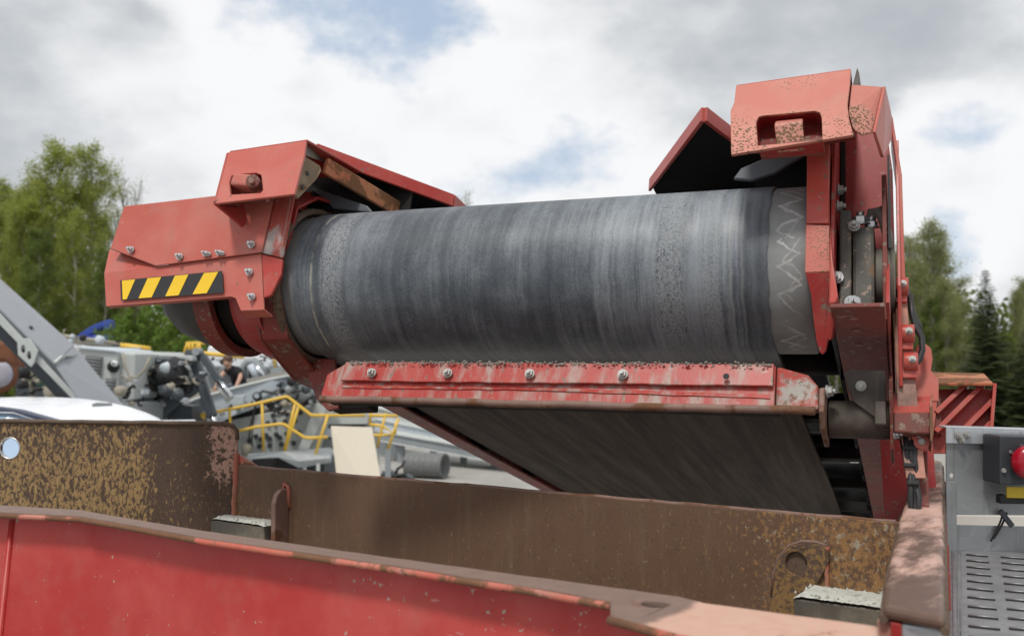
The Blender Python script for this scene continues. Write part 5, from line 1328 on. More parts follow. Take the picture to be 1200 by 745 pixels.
# grey step platform below the rail
Z = 18.4
fr = Frame(gpt(340, Z)); t = thing('step_platform', 'slate grey channel edged step platform below the yellow handrail', 'platform', fr)
b = MB(); b.prism(L4(fr, [(290, 532, Z), (330, 529, Z + .3), (350, 540, Z), (388, 536, Z + .2), (388, 542, Z + .2), (350, 548, Z), (326, 536, Z), (290, 538, Z)]), (0, .12, 0)); b.build('edge_channel', M['mgrey'], t, .01)
b = MB(); b.prism(L4(fr, [(330, 529, Z + .3), (388, 524, Z + 1.2), (388, 536, Z + .2), (350, 541, Z)]), (0, 0, -.03)); b.build('deck', M['galv_light'], t)
for x in (357, 373): 
    b = MB(); b.beam(fr.loc(at(x, 543, Z + .1)), V3((fr.loc(gpt(x, Z)).x, .1, 0)), .06, .06, (0, 1, 0)); b.build('leg', M['lgrey'], t)
slab(fr, [(296, 537), (326, 536), (350, 549), (350, 570), (290, 570)], Z + .4, .3).build('dark_skirt', M['black'], t)

# plywood sheet standing on the gravel
Z = 17.6
fr = Frame(gpt(415, Z)); t = slab(fr, [(387.5, 499), (436, 500.5, Z + .1), (456.5, 622), (402, 622)], Z, .02)
o = t.build('plywood_sheet', M['ply'], None, .004); o.location += fr.m.translation; tag(o, 'blank cream plywood sheet leaning upright in front of the yellow rail', 'plywood sheet')

# corrugated pipe lying on the gravel
Z = 26.0
pr = .33; c = at(500, 538, Z); c.z = pr
fr = Frame(V3((c.x, c.y, 0))); t = thing('culvert_pipe', 'short grey corrugated plastic pipe lying on the pale gravel', 'pipe', fr)
ax = V3((.93, -.36, 0)); L_ = 1.06
b = MB(); prof = []
for k in range(19):
    prof.append((-L_ / 2 + L_ * k / 18, pr if k % 3 != 1 else pr - .02))
prof += [(L_ / 2, pr - .03), (L_ / 2, pr - .06), (-L_ / 2, pr - .06)]
b.lathe(V3((0, 0, pr)), ax, prof, 32); b.build('pipe_wall', M['pipe'], t)
b = MB(); p1 = V3((0, 0, pr)) + ax * (L_ * .1); b.lathe(p1, ax, [(0, .0), (0, .26)], 24); b.build('inner_plug', M['dgrey'], t)
Z = 23.5
fr = Frame(gpt(462, Z)); t = thing('cable_heap', 'heap of black hoses lying on gravel between plywood sheet and pipe', 'hoses', fr)
rr = random.Random(8)
for k in range(9):
    pts = [(446 + rr.uniform(0, 30), 552 + rr.uniform(0, 18)) for _ in range(4)]
    q = [fr.loc(at(x, y, Z + rr.uniform(-.3, .3))) for x, y in pts]
    q = [V3((p.x, p.y, max(.05, p.z))) for p in q]
    b = MB(); pp = []
    for i in range(13):
        s_ = i / 12; a = (1 - s_) ** 3; b1 = 3 * s_ * (1 - s_) ** 2; c1 = 3 * s_ ** 2 * (1 - s_); d1 = s_ ** 3
        pp.append(q[0] * a + q[1] * b1 + q[2] * c1 + q[3] * d1)
    b.tube(pp, .045, 7); b.build('hose', M['hose'], t)
bar(fr, [(463, 556), (466, 549), (471, 546), (474, 539)], Z, .035).build('hose', M['hose'], t)
slab(fr, [(444, 556), (455, 551), (466, 556), (468, 562), (476, 556), (484, 560), (484, 572), (444, 572)], Z, .4).build('dark_block', M['dgrey'], t, .04)

# pale steel beams stacked further back
Z0 = 30.0
SB = 'pale steel beams stacked beyond the pipe'
for k, (x0, y0_, x1, y1, h, mm, lb_) in enumerate(((430, 466, 520, 494, .34, 'palebeam', 'top pale blue steel beam of the stack behind the yellow handrail'),
        (436, 482, 560, 512, .36, 'lgrey', 'second grey steel beam down in the stack behind the yellow handrail'),
        (446, 497, 600, 528, .30, 'palebeam', 'third pale steel beam down, just above the corrugated pipe'),
        (452, 510, 620, 540, .22, 'mgrey', 'lowest darker steel beam of the stack, nearest the gravel'))):
    Za, Zb = Z0 + 4 - k * 1.1, Z0 + .5 - k * 1.1
    A, B_ = at(x0, y0_, Za), at(x1, y1, Zb)
    fr = Frame((A + B_) / 2); b = MB(); dd = (B_ - A)
    b.beam(A - fr.m.translation, B_ - fr.m.translation, .5, h)
    t = thing('steel_beam', lb_, 'beam', fr, SB); b.build('web', M[mm], t, .02)
    for s_ in (-1, 1):
        b = MB(); o_ = V3((0, 0, s_ * (h / 2 + .03))); b.beam(A - fr.m.translation + o_, B_ - fr.m.translation + o_, .62, .05); b.build('flange', M['lgrey'], t, .01)
    for s_ in (.12, .88):
        q = A.lerp(B_, s_); zb = q.z - h / 2 - .06
        b = MB(); b.box(V3((q.x, q.y, zb / 2)) - fr.m.translation, (.2, .3, max(.05, zb))); b.build('stand', M['mgrey'], t)

# low pale frame of another machine closing the view under the conveyor
Z = 34.0
fr = Frame(gpt(300, Z)); t = thing('white_plant', 'row of white plant machinery covers in the far yard behind the kneeling man', 'machine', fr)
slab(fr, [(238, 424), (244, 404), (262, 402), (272, 411), (276, 414), (284, 409), (300, 410), (304, 417), (312, 405), (322, 401), (342, 403), (343, 434), (300, 440), (236, 436)], Z, 2.5).build('covers', M['white'], t, .1)
slab(fr, [(120, 410), (236, 414), (236, 432), (120, 428)], Z + 1, 2.0).build('long_body', M['lgrey'], t, .05)
slab(fr, [(240, 428), (345, 430), (345, 438), (240, 440)], Z - .2, .4).build('grey_sill', M['mgrey'], t, .02)
slab(fr, [(236, 430), (440, 432), (440, 530), (120, 520)], Z + .5, 2.0).build('under_body', M['mgrey'], t, .05)
for k, (x, y) in enumerate(((268, 434), (306, 433), (315, 424), (290, 420))):
    slab(fr, [(x, y), (x + 7, y), (x + 6, y + 5), (x - 1, y + 5)], Z - .4, .4).build('box', M[('mgrey', 'dgrey', 'palebeam', 'beige')[k]], t, .02)
Z = 32.0
YG = 'yellow guard frames in the far yard'
fr = Frame(gpt(232, Z)); t = thing('guard_frame', 'yellow braced guard frame on the far machine, left of the kneeling man', 'guard rail', fr, YG)
bar(fr, [(218, 402), (240, 402)], Z, .05).build('rail', M['yellow'], t)
bar(fr, [(216, 412), (286, 418)], Z, .07).build('rail', M['yellow'], t)
for p in ([(220, 402), (216, 412)], [(222, 402), (222, 412)], [(226, 402), (226, 412)], [(233, 402), (228, 412)], [(234, 402), (234, 413)]): bar(fr, p, Z, .05).build('post', M['yellow'], t)
b = MB(); b.beam(fr.loc(at(230, 412, Z + .1)), V3((0, .1, 0)), .4, .4, (0, 1, 0)); b.build('base', M['mgrey'], t)
fr = Frame(gpt(330, Z)); t = thing('guard_frame', 'pale yellow square guard frame on the white covers under the red collar', 'guard rail', fr, YG)
bar(fr, [(322, 402), (342, 402.5), (341, 424)], Z, .045).build('rail', M['yellow'], t)
bar(fr, [(322, 413), (342, 414)], Z, .045).build('rail', M['yellow'], t)
for p in ([(322, 401), (322, 432)], [(332, 402), (332, 425)]): bar(fr, p, Z, .045).build('post', M['yellow'], t)
b = MB(); b.beam(fr.loc(at(326, 430, Z + .1)), V3((0, .1, 0)), .4, .4, (0, 1, 0)); b.build('base', M['mgrey'], t)
slabm = MB()
fr = Frame(gpt(160, Z)); t = thing('yellow_boom', 'thin yellow boom lying along the far white machine', 'boom', fr)
bar(fr, [(137, 404), (176, 409)], Z, .09).build('boom_tube', M['yellow'], t); b = MB(); b.beam(fr.loc(at(158, 407, Z)), V3((0, 0, 0)), .5, .4, (0, 1, 0)); b.build('base', M['lgrey'], t)
# blue crane arm before the trees
Z = 40.0
fr = Frame(gpt(108, Z)); t = thing('blue_crane', 'blue folded crane arm in front of the trees', 'crane', fr)
slab(fr, [(90, 393), (106, 382), (121, 376), (128, 374), (130, 380), (116, 385), (104, 394), (92, 398)], Z, .5).build('arm', M['blue'], t, .05)
slab(fr, [(119, 380), (129, 376), (130, 386), (122, 388)], Z - .1, .5).build('elbow', M['blue'], t, .04)
slab(fr, [(96, 396), (110, 392), (128, 393), (128, 403), (96, 402)], Z - .1, .5).build('mount', M['blue'], t, .04)
slab(fr, [(94, 397), (116, 395), (116, 400), (94, 401)], Z - .2, .4).build('grey_link', M['lgrey'], t)
b = MB(); b.beam(fr.loc(at(112, 402, Z + .2)), V3((0, .2, 0)), 1.4, .8, (0, 1, 0)); b.build('carrier', M['dgrey'], t)
# thin pale pipes lying over the power pack
Z = 24.0
fr = Frame(gpt(85, Z)); t = thing('pipe_bundle', 'long pale pipes and white tank lying behind the grey boom', 'pipes', fr)
for k in range(3): bar(fr, [(56, 391 + 2.6 * k), (140, 403 + 2.2 * k)], Z + .2 * k, .05).build('pipe', M[('beige', 'lgrey', 'beige')[k]], t)
slab(fr, [(72, 402), (92, 404), (92, 413), (84, 416), (74, 409)], Z + .2, .5).build('white_tank', M['white'], t, .06)
slab(fr, [(66, 400), (140, 412), (140, 430), (70, 430)], Z + 1.2, .8).build('frame', M['mgrey'], t)
for x in (75, 130):
    b = MB(); b.beam(fr.loc(at(x, 420, Z + 1.4)), V3((fr.loc(gpt(x, Z)).x, 1.4, 0)), .2, .2, (0, 1, 0)); b.build('leg', M['mgrey'], t)
# grey pivot yoke behind the man
Z = 21.5
fr = Frame(gpt(300, Z)); t = thing('pivot_yoke', 'grey twin hydraulic yoke just behind the kneeling man', 'yoke', fr)
b = MB(); b.tube(L4(fr, [(287, 452, Z), (284, 432, Z), (290, 424, Z), (297, 423, Z), (304, 430, Z), (312, 442, Z)]), .09, 10); b.build('yoke_arm', M['mgrey'], t)
bar(fr, [(300, 428), (310, 444)], Z - .2, .06).build('ram_rod', M['chrome'], t); bar(fr, [(293, 427), (302, 445)], Z - .2, .075).build('ram', M['palebeam'], t)
slab(fr, [(290, 428), (298, 428), (300, 440), (292, 442)], Z + .1, .2).build('inner_block', M['black'], t)
b = MB(); b.beam(fr.loc(at(300, 446, Z + .1)), V3((0, .1, 0)), .5, .4, (0, 1, 0)); b.build('base', M['mgrey'], t)

# small fittings that fill the machines: hoses, boxes, brackets
def clutter(t, fr, x0, x1, y0, y1, Z, n, seed, mats=('mgrey', 'dgrey', 'black', 'lgrey', 'palebeam', 'beige')):
    r_ = random.Random(seed)
    for k in range(n):
        x, y = r_.uniform(x0, x1), r_.uniform(y0, y1); w_, h_ = r_.uniform(1.5, 6), r_.uniform(1.5, 5); zz = Z - r_.uniform(.05, .35); q = r_.random()
        if q < .45: slab(fr, [(x, y), (x + w_, y + r_.uniform(-1, 1)), (x + w_ * .9, y + h_), (x - .3, y + h_)], zz, r_.uniform(.1, .3)).build('fitting', M[r_.choice(mats)], t, .01)
        elif q < .8:
            pts = [(x, y)]
            for j in range(4): pts.append((pts[-1][0] + r_.uniform(-1, 5), pts[-1][1] + r_.uniform(-4, 4)))
            bar(fr, pts, zz, r_.uniform(.012, .03), 6).build('hose', M[r_.choice(('hose', 'hose', 'black', 'beige'))], t)
        else:
            c_ = fr.loc(at(x, y, zz)); m_ = MB(); a_ = V3((r_.uniform(-.6, .6), -1, r_.uniform(-.4, .4))); rr2 = r_.uniform(.04, .11); m_.lathe(c_, a_, [(0, rr2), (.12, rr2), (.14, rr2 * .5), (.14, 0)], 12); m_.build('cylinder_fitting', M[r_.choice(mats)], t)
for nm, args in (('screening_machine', (322, 366, 446, 474, 19.4, 28, 1)), ('screening_machine', (236, 330, 470, 486, 19.3, 20, 2)), ('folded_conveyor', (160, 235, 418, 470, 17.9, 34, 3)),
                 ('white_plant', (225, 345, 418, 442, 33.4, 40, 4)), ('valve_cabinet', (22, 92, 425, 470, 13.8, 26, 5)), ('power_pack', (138, 165, 440, 475, 16.8, 14, 6)), ('pipe_bundle', (58, 140, 392, 406, 23.8, 16, 7))):
    tt = bpy.data.objects[nm]; f_ = Frame(tt.location); clutter(tt, f_, *args)

# ------------------------------------------------------------------ worker kneeling on the trough
def skin_chain(name, joints, edges, m, parent, lv=2, root=0):
    me = bpy.data.meshes.new(name); me.from_pydata([Vector(j[:3]) for j in joints], edges, [])
    me.materials.append(m)
    o = bpy.data.objects.new(name, me); COL.objects.link(o); o.parent = parent
    md = o.modifiers.new('skin', 'SKIN'); md.use_smooth_shade = True
    for i, j in enumerate(joints):
        sv_ = me.skin_vertices[0].data[i]; sv_.radius = (j[3], j[4] if len(j) > 4 else j[3]); sv_.use_root = (i == root)
    s_ = o.modifiers.new('smooth', 'SUBSURF'); s_.levels = lv; s_.render_levels = lv
    return o
Z = 20.0
k = Z / FPX                       # metres per pixel at that distance
base = at(270, 463, Z)
fr = Frame(base); t = thing('person', 'person in black T-shirt kneeling and bending forward to work on the pale trough', 'person', fr)
def J(x, y, d, *r):               # pixel offsets from the knees, depth d in metres
    return ((x - 270) * k, d, (463 - y) * k, *r)
# one body: pelvis, trunk, neck, head, two arms, two legs
jt = [J(279, 455, .25, .13, .12), J(278, 445, .10, .15, .12), J(276, 437, -.06, .17, .13), J(274, 433, -.12, .13, .10), J(271, 430, -.20, .055), J(270.5, 427.5, -.24, .075, .085), J(270.3, 422.5, -.26, .085, .095), J(270.5, 419, -.24, .06),
      J(267, 433, -.12, .062), J(263.5, 439, -.20, .046), J(260.5, 446, -.30, .036), J(259, 451.5, -.36, .028),
      J(281, 434.5, -.06, .062), J(284, 442, -.16, .048), J(282, 450, -.26, .036), J(279.5, 456.5, -.32, .028),
      J(274, 458, .15, .10), J(266, 452, -.22, .078), J(268, 464, .10, .05), J(270, 465, .32, .045), J(266, 465, .36, .03),
      J(282, 458, .18, .10), J(275, 454, -.2, .078), J(278, 464, .12, .05), J(279, 465, .34, .045), J(275, 465, .38, .03)]
ed = [(0, 1), (1, 2), (2, 3), (3, 4), (4, 5), (5, 6), (6, 7), (3, 8), (8, 9), (9, 10), (10, 11), (3, 12), (12, 13), (13, 14), (14, 15), (0, 16), (16, 17), (17, 18), (18, 19), (19, 20), (0, 21), (21, 22), (22, 23), (23, 24), (24, 25)]
body = skin_chain('body', jt, ed, M['skin'], t)
# clothes: the one skinned surface is split into skin, shirt and jeans by the bone each face lies on
dg = bpy.context.evaluated_depsgraph_get(); bo = bpy.data.objects[body.name]
bm_ = bpy.data.meshes.new_from_object(bo.evaluated_get(dg)); bo.modifiers.clear(); bo.data = bm_
bm_.materials.clear()
for q in (M['skin'], M['shirt'], M['jeans']): bm_.materials.append(q)
kind_ = {(0, 1): 1, (1, 2): 1, (2, 3): 1, (3, 8): 1, (3, 12): 1, (0, 16): 2, (16, 17): 2, (17, 18): 2, (18, 19): 2, (0, 21): 2, (21, 22): 2, (22, 23): 2, (23, 24): 2, (19, 20): 2, (24, 25): 2}
for pl_ in bm_.polygons:
    best = None
    for (i, j) in ed:
        A_q, B_q = V3(jt[i][:3]), V3(jt[j][:3]); dq = B_q - A_q; tq = max(0, min(1, (pl_.center - A_q).dot(dq) / dq.length_squared))
        rq = (pl_.center - A_q - dq * tq).length / (jt[i][3] * (1 - tq) + jt[j][3] * tq)
        if best is None or rq < best[0]: best = (rq, (i, j), tq)
    kk = kind_.get(best[1], 0)
    if best[1] in ((8, 9), (12, 13)) and best[2] < .55: kk = 1
    if best[1] == (3, 4) and best[2] < .35: kk = 1
    pl_.material_index = kk
    pl_.use_smooth = True
h = V3(jt[6][:3]); rr = random.Random(2)
b = MB()
n1, n2 = 14, 9; vs = []; fs = []
for i in range(n2 + 1):
    th = math.pi * .62 * i / n2
    for j in range(n1):
        a = 2 * math.pi * j / n1; r = 1.0 + rr.uniform(-.05, .09)
        vs.append(h + V3((.098 * r * math.sin(th) * math.cos(a), .03 + .108 * r * math.sin(th) * math.sin(a), .022 + .105 * r * math.cos(th))))
for i in range(n2):
    for j in range(n1): fs.append((i * n1 + j, (i + 1) * n1 + j, (i + 1) * n1 + (j + 1) % n1, i * n1 + (j + 1) % n1))
b.add(vs, fs, True); b.build('hair', M['hair'], t)
fc = V3(jt[5][:3]) + V3((0, -.09, .0))
b = MB(); b.lathe(fc + V3((0, .01, .03)), (0, -1, -.4), [(0, .020), (.02, .014), (.032, .004)], 8); b.build('nose', M['skin'], t)
for s_ in (-1, 1):
    b = MB(); b.lathe(fc + V3((s_ * .032, .012, .058)), (0, -1, -.2), [(0, .010), (.006, .007), (.008, 0)], 8); b.build('eye', M['black'], t)
    b = MB(); b.lathe(h + V3((s_ * .086, .02, -.01)), (s_, -.2, 0), [(-.01, .026), (.010, .028), (.018, .010)], 10); b.build('ear', M['skin'], t)
b = MB(); b.box(fc + V3((0, .010, -.012)), (.045, .01, .008)); b.build('mouth', M['brownrust'], t)
for (hd, sx) in ((11, 1), (15, -1)):
    p = V3(jt[hd][:3])
    b = MB(); b.lathe(p + V3((0, .01, 0)), (0, -.45, -.9), [(-.01, .024), (.03, .036), (.075, .038), (.085, .02)], 10); b.build('palm', M['skin'], t)
    for f, ln in enumerate((.062, .072, .068, .052)):
        q = p + V3(((f - 1.5) * .019, -.03, -.07)); b = MB()
        b.tube([q, q + V3((0, -.02, -ln * .35)), q + V3((0, -.050, -ln * .45)), q + V3((0, -.068, -ln * .40))], [.0095, .009, .008, .006], 7); b.build('finger', M['skin'], t)
    q = p + V3((sx * .03, -.01, -.03)); b = MB(); b.tube([q, q + V3((sx * .022, -.025, -.022)), q + V3((sx * .026, -.052, -.036))], [.012, .010, .007], 7); b.build('thumb', M['skin'], t)

# ------------------------------------------------------------------ trees
def leafy(seed, H, spread, leaf, nleaf, m_leaf_, m_bark_, dens=1.0, start=.22, up=.7, lsize=.15):
    r_ = random.Random(seed); tb = MB(); bb = MB(); lv = []; lf = []
    tr = [V3((0, 0, 0))]; n = 9
    for i in range(1, n + 1): tr.append(V3((r_.uniform(-.12, .12) * i * .25, r_.uniform(-.12, .12) * i * .25, H * .97 * i / n)))
    tb.tube(tr, [.15 * (1 - .93 * i / n) * H / 13 + .012 for i in range(n + 1)], 7)
    def tp(s_):
        q = s_ * n; i = min(n - 1, int(q)); return tr[i].lerp(tr[i + 1], q - i)
    ends = []
    nl = int(30 * dens)
    for i in range(nl):
        s_ = start + (1 - start) * (i + r_.random()) / nl * .98; p = tp(s_); a = i * 2.4 + r_.uniform(-.5, .5)
        ln = spread * (1.05 - s_) ** .62 * r_.uniform(.6, 1.1) + .35
        el = up * (.55 + .7 * s_) + r_.uniform(-.15, .15)
        d0 = V3((math.cos(a) * math.cos(el), math.sin(a) * math.cos(el), math.sin(el)))
        q1 = p + d0 * ln * .5 + V3((0, 0, .05)); q2 = p + d0 * ln + V3((0, 0, ln * .12))
        bb.tube([p, q1, q2], [.035 * (1.2 - s_) + .010, .018, .007], 4, False)
        for j in range(5 + int(ln * 1.6)):
            u = r_.uniform(.25, 1.0); c = p.lerp(q1, u * 2) if u < .5 else q1.lerp(q2, u * 2 - 1)
            d1 = (d0 + V3((r_.uniform(-1, 1), r_.uniform(-1, 1), r_.uniform(-.3, .9)))).normalized(); l1 = ln * r_.uniform(.18, .42)
            e = c + d1 * l1; bb.tube([c, e], [.010, .004], 3, False); ends.append((c, e))
            for z in range(2):
                w_ = c.lerp(e, r_.uniform(.3, 1)); d2 = (d1 + V3((r_.uniform(-1, 1), r_.uniform(-1, 1), r_.uniform(-.2, .8)))).normalized()
                e2 = w_ + d2 * l1 * .55; bb.tube([w_, e2], [.006, .003], 3, False); ends.append((w_, e2))
    lm = MB()
    for i in range(nleaf):
        c, e = ends[r_.randrange(len(ends))]; p = c.lerp(e, r_.random() ** .7) + V3((r_.gauss(0, .17), r_.gauss(0, .17), r_.gauss(0, .17)))
        s_ = lsize * r_.uniform(.5, 1.15); x = V3((r_.uniform(-1, 1), r_.uniform(-1, 1), r_.uniform(-.6, .6))).normalized(); y = x.cross(V3((r_.uniform(-1, 1), r_.uniform(-1, 1), r_.uniform(-1, 1)))).normalized()
        lv += [p - x * s_ * .5, p + y * s_ * .3, p + x * s_ * .5, p - y * s_ * .3]; k_ = len(lv) - 4; lf.append((k_, k_ + 1, k_ + 2, k_ + 3))
    lm.add(lv, lf)
    return tb, bb, lm, m_leaf_, m_bark_
def conifer(seed, H, spread):
    r_ = random.Random(seed); tb = MB(); bb = MB(); lm = MB(); lv = []; lf = []
    tb.tube([V3((0, 0, 0)), V3((0, 0, H * .5)), V3((0, 0, H))], [.16, .09, .012], 7)
    nw = int(H / .21)
    for i in range(nw):
        z = H * (.08 + .92 * i / nw); s_ = i / nw; nb = 7 if s_ < .85 else 5
        for j in range(nb):
            a = 2 * math.pi * j / nb + i * .9 + r_.uniform(-.3, .3); ln = (spread * (1 - s_) ** .85 + .10) * r_.uniform(.65, 1.12)
            dr = .30 * (1 - s_) - .10 + r_.uniform(-.08, .08)
            d0 = V3((math.cos(a), math.sin(a), 0)); p0 = V3((0, 0, z)); 
            pm = p0 + d0 * ln * .55 + V3((0, 0, -dr * ln * .6)); p1 = p0 + d0 * ln + V3((0, 0, -dr * ln * .75 + .06 * ln))
            bb.tube([p0, pm, p1], [.018, .012, .004], 3, False)
            sd_ = V3((-d0.y, d0.x, 0)); m_ = max(3, int(ln / .13))
            for q in range(m_):
                u = (q + .6) / m_; c = p0.lerp(pm, u * 2) if u < .5 else pm.lerp(p1, u * 2 - 1)
                for sg in (-1, 1):
                    w_ = ln * .38 * (1.15 - u) * r_.uniform(.6, 1.2) + .12
                    tip = c + sd_ * sg * w_ + d0 * w_ * .55 + V3((0, 0, -w_ * r_.uniform(.1, .5)))
                    lv += [c - d0 * .05, tip, c + d0 * .09 + V3((0, 0, -.05))]; k_ = len(lv) - 3; lf.append((k_, k_ + 1, k_ + 2))
                lv += [c + sd_ * .05, c - sd_ * .05, c + d0 * .12 + V3((0, 0, -.16 * r_.random()))]; k_ = len(lv) - 3; lf.append((k_, k_ + 1, k_ + 2))
    lm.add(lv, lf); return tb, bb, lm, M['needle'], M['bark']
protos = {}
def tree(kind, name, x, ytop, Z, label, group, sc=1.0, rot=0.0, wide=1.0):
    fr = Frame(gpt(x, Z)); H0 = 12.0
    Ht = at(x, ytop, Z).z
    t = thing(name, label, 'tree', fr, group); t.rotation_euler = (0, 0, rot)
    f = Ht / H0; t.scale = (f * wide, f * wide, f)
    if kind not in protos:
        tb, bb, lm, ml, mb_ = KINDS[kind]()
        a = tb.build('trunk', mb_, t, recenter=False, fix=False); 
        b_ = bb.build('branches', mb_, t, recenter=False, fix=False); b_['kind'] = 'stuff'
        ls = [a, b_]
        if lm.v: c_ = lm.build('crown', ml, t, recenter=False, fix=False); c_['kind'] = 'stuff'; ls.append(c_)
        protos[kind] = ls
    else:
        for q in protos[kind]:
            c_ = q.copy(); COL.objects.link(c_); c_.parent = t
    return t
KINDS = {
    'spring_a': lambda: leafy(11, 12, 2.5, 1, 36000, M['leaf_spring'], M['bark'], 1.3, .12, .75, .105),
    'spring_b': lambda: leafy(23, 12, 2.2, 1, 30000, M['leaf_spring'], M['bark_pale'], 1.4, .14, .8, .10),
    'mid': lambda: leafy(37, 12, 2.7, 1, 32000, M['leaf_mid'], M['bark'], 1.4, .08, .6, .12),
    'bare': lambda: leafy(41, 12, 1.9, 1, 2200, M['leaf_olive'], M['bark'], 1.7, .2, 1.0, .08),
    'olive': lambda: leafy(53, 12, 2.6, 1, 30000, M['leaf_olive'], M['bark'], 1.6, .12, .9, .095),
    'spruce': lambda: conifer(61, 12, 2.7),
    'bush': lambda: leafy(71, 12, 5.5, 1, 6000, M['leaf_bright'], M['bark'], 1.0, .05, .6, .42),
}
GL = 'trees at the left edge of the yard'; GR = 'trees at the right edge of the yard'; GM = 'trees behind the machine'
LT = [('spring_a', 62, 172, 46, 'tall spring green tree with the highest pointed crown at the left', 1.1), ('spring_b', 104, 176, 47, 'slim spring green tree just right of the tallest crown on the left', 0.95),
      ('bare', 138, 205, 48, 'bare grey twiggy tree beside the upper corner of the red guard', .95), ('spring_a', 24, 238, 45, 'pale green tree at the left above the upper end of the grey boom', 1.0),
      ('spring_b', -14, 232, 47, 'pale green tree cut by the left border of the view', 1.0), ('mid', 44, 268, 42, 'mid green leafy tree right behind the grey boom', .9),
      ('spring_b', 84, 250, 44, 'light green tree low between the two tallest left crowns', 1.0), ('mid', 122, 290, 43, 'mid green tree directly left of the hazard stripes', .8),
      ('bare', 156, 212, 50, 'thin leafless tree partly hidden behind the red guard', .8), ('mid', 160, 300, 46, 'green tree hidden behind the red guard, foot showing below it', .8),
      ('spring_a', -40, 250, 50, 'spring green tree outside the left border', 1.0), ('bare', 12, 226, 52, 'leafless tree rising through pale green crowns at far left', 1.0), ('spring_a', 4, 218, 49, 'bright spring green tree filling the left edge of the view', 1.3), ('spring_b', 34, 212, 48, 'slender bright tree left of the tallest left crown', 1.2), ('spring_a', 92, 222, 49, 'spring green tree behind the slim tree at the left', 1.3)]
for i, (k_, x, y, Z, lb_, wd_) in enumerate(LT): tree(k_, 'deciduous_tree', x, y, Z, lb_, GL, rot=i * 1.7, wide=wd_)
BT = [('bush', 192, 356, 38, 'bright green bush under the black motor cover'), ('bush', 222, 372, 37, 'bright green low bush left of the yellow guard frame'), ('bush', 150, 372, 38, 'green bush behind the blue crane'), ('bush', 262, 378, 39, 'green bush behind the white covers')]
for i, (k_, x, y, Z, lb_) in enumerate(BT):
    t = tree(k_, 'bush', x, y, Z, lb_, 'bushes before the left trees', rot=i * 2.1, wide=.85); t['category'] = 'bush'
RT = [('olive', 1090, 266, 46, 'wispy olive budding tree just right of the red outer plate', 1.3), ('spruce', 1157, 314, 39, 'tall dark spruce tree with pointed top', 1.1), ('olive', 1110, 330, 44, 'olive green tree left of the spruce', 1.2),
      ('olive', 1196, 345, 47, 'thin pale olive tree at the right border', .9), ('mid', 1128, 385, 45, 'leafy green tree low in front between olive tree and spruce', .9), ('spruce', 1200, 385, 38, 'shorter spruce at the right border behind the panel', 1.15),
      ('mid', 1094, 350, 44, 'leafy green tree low behind the hydraulic hose', .9), ('bare', 1070, 285, 48, 'leafless tree close behind the red outer plate', .9), ('spruce', 1226, 350, 46, 'spruce outside the right border', 1.0), ('olive', 1052, 300, 47, 'olive tree hidden behind the bearing side', .9), ('mid', 1160, 400, 40, 'low leafy tree at the foot of the tall spruce', 1.0), ('olive', 1206, 368, 43, 'olive tree cut by the right border', .8)]
for i, (k_, x, y, Z, lb_, wd_) in enumerate(RT): tree(k_, 'spruce_tree' if k_ == 'spruce' else 'deciduous_tree', x, y, Z, lb_, GR, rot=i * 1.3 + .4, wide=wd_)
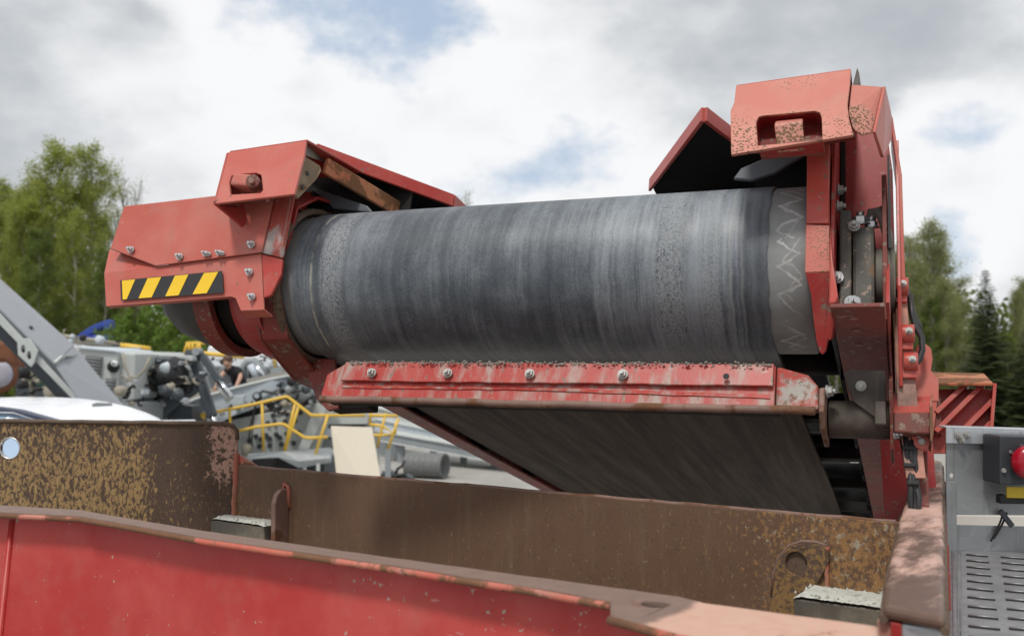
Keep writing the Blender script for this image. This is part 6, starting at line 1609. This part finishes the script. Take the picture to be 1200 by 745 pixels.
for i, (k_, x, y, Z, lb_, wd_) in enumerate((('olive', 1122, 352, 48, 'pale green tree filling the gap between olive tree and spruce', 1.2), ('spring_b', 1076, 330, 49, 'light green tree close beside the red outer plate', 1.2), ('mid', 1180, 392, 44, 'leafy tree between the two spruces', 1.1), ('olive', 1146, 372, 50, 'hazy olive tree directly behind the tall spruce', 1.3), ('olive', 1106, 296, 50, 'broad hazy olive tree behind the wispy olive tree', 1.7), ('olive', 1204, 330, 52, 'tall hazy olive tree cut by the right border', 1.5), ('olive', 1066, 282, 52, 'broad olive tree half hidden by the red outer plate', 1.6))):
    tree(k_, 'deciduous_tree', x, y, Z, lb_, GR, rot=i * 2.2 + .9, wide=wd_)
for i, (k_, x, y, Z, lb_) in enumerate((('bare', 545, 228, 50, 'leafless treetop just showing above the drum beside the roof plate'), ('spring_b', 470, 262, 50, 'tree behind the left part of the drum'), ('mid', 640, 262, 52, 'tree behind the middle of the drum'), ('spring_a', 380, 270, 50, 'tree behind the collar'), ('mid', 300, 290, 48, 'tree behind the motor guard'), ('mid', 760, 258, 52, 'tree behind the right part of the drum'), ('olive', 900, 262, 50, 'tree behind the drum end'), ('mid', 980, 280, 48, 'tree behind the bearing'), ('spring_b', 230, 285, 48, 'tree behind the middle of the guard'))):
    tree(k_, 'deciduous_tree', x, y, Z, lb_, GM, rot=i * .9)
# thicket closing the gaps low between the trunks
def forest(name, lo_x, hi_x, Z, htop, n, m, size, seed):
    r_ = random.Random(seed); lv = []; lf = []
    for i in range(n):
        x = r_.uniform(lo_x, hi_x); z = htop * (r_.random() ** 1.25) * (.75 + .25 * math.sin(x * .9) * math.sin(x * .37 + 1)); y = Z + r_.uniform(-2.0, 3.5)
        c = V3((x, y, z)); s_ = size * r_.uniform(.5, 1.2); a = V3((r_.uniform(-1, 1), r_.uniform(-.6, .6), r_.uniform(-1, 1))).normalized(); b2 = a.cross(V3((r_.uniform(-1, 1), r_.uniform(-1, 1), r_.uniform(-1, 1)))).normalized()
        lv += [c - a * s_ * .5, c + b2 * s_ * .35, c + a * s_ * .5, c - b2 * s_ * .35]; k_ = len(lv) - 4; lf.append((k_, k_ + 1, k_ + 2, k_ + 3))
    q = MB(); q.add(lv, lf); o = q.build(name, m, None, fix=False); o['kind'] = 'stuff'; o['label'] = 'dense green thicket between the tree trunks at the yard edge'; o['category'] = 'undergrowth'; return o
forest('undergrowth', -34, 34, 50, 6.6, 42000, M['leaf_mid'], .34, 5)['label'] = 'dense dark green thicket filling the gaps behind the nearer trees'
forest('undergrowth', -36, 36, 58, 7.6, 42000, M['leaf_mid'], .36, 6)['label'] = 'far green wood rising behind the thicket'
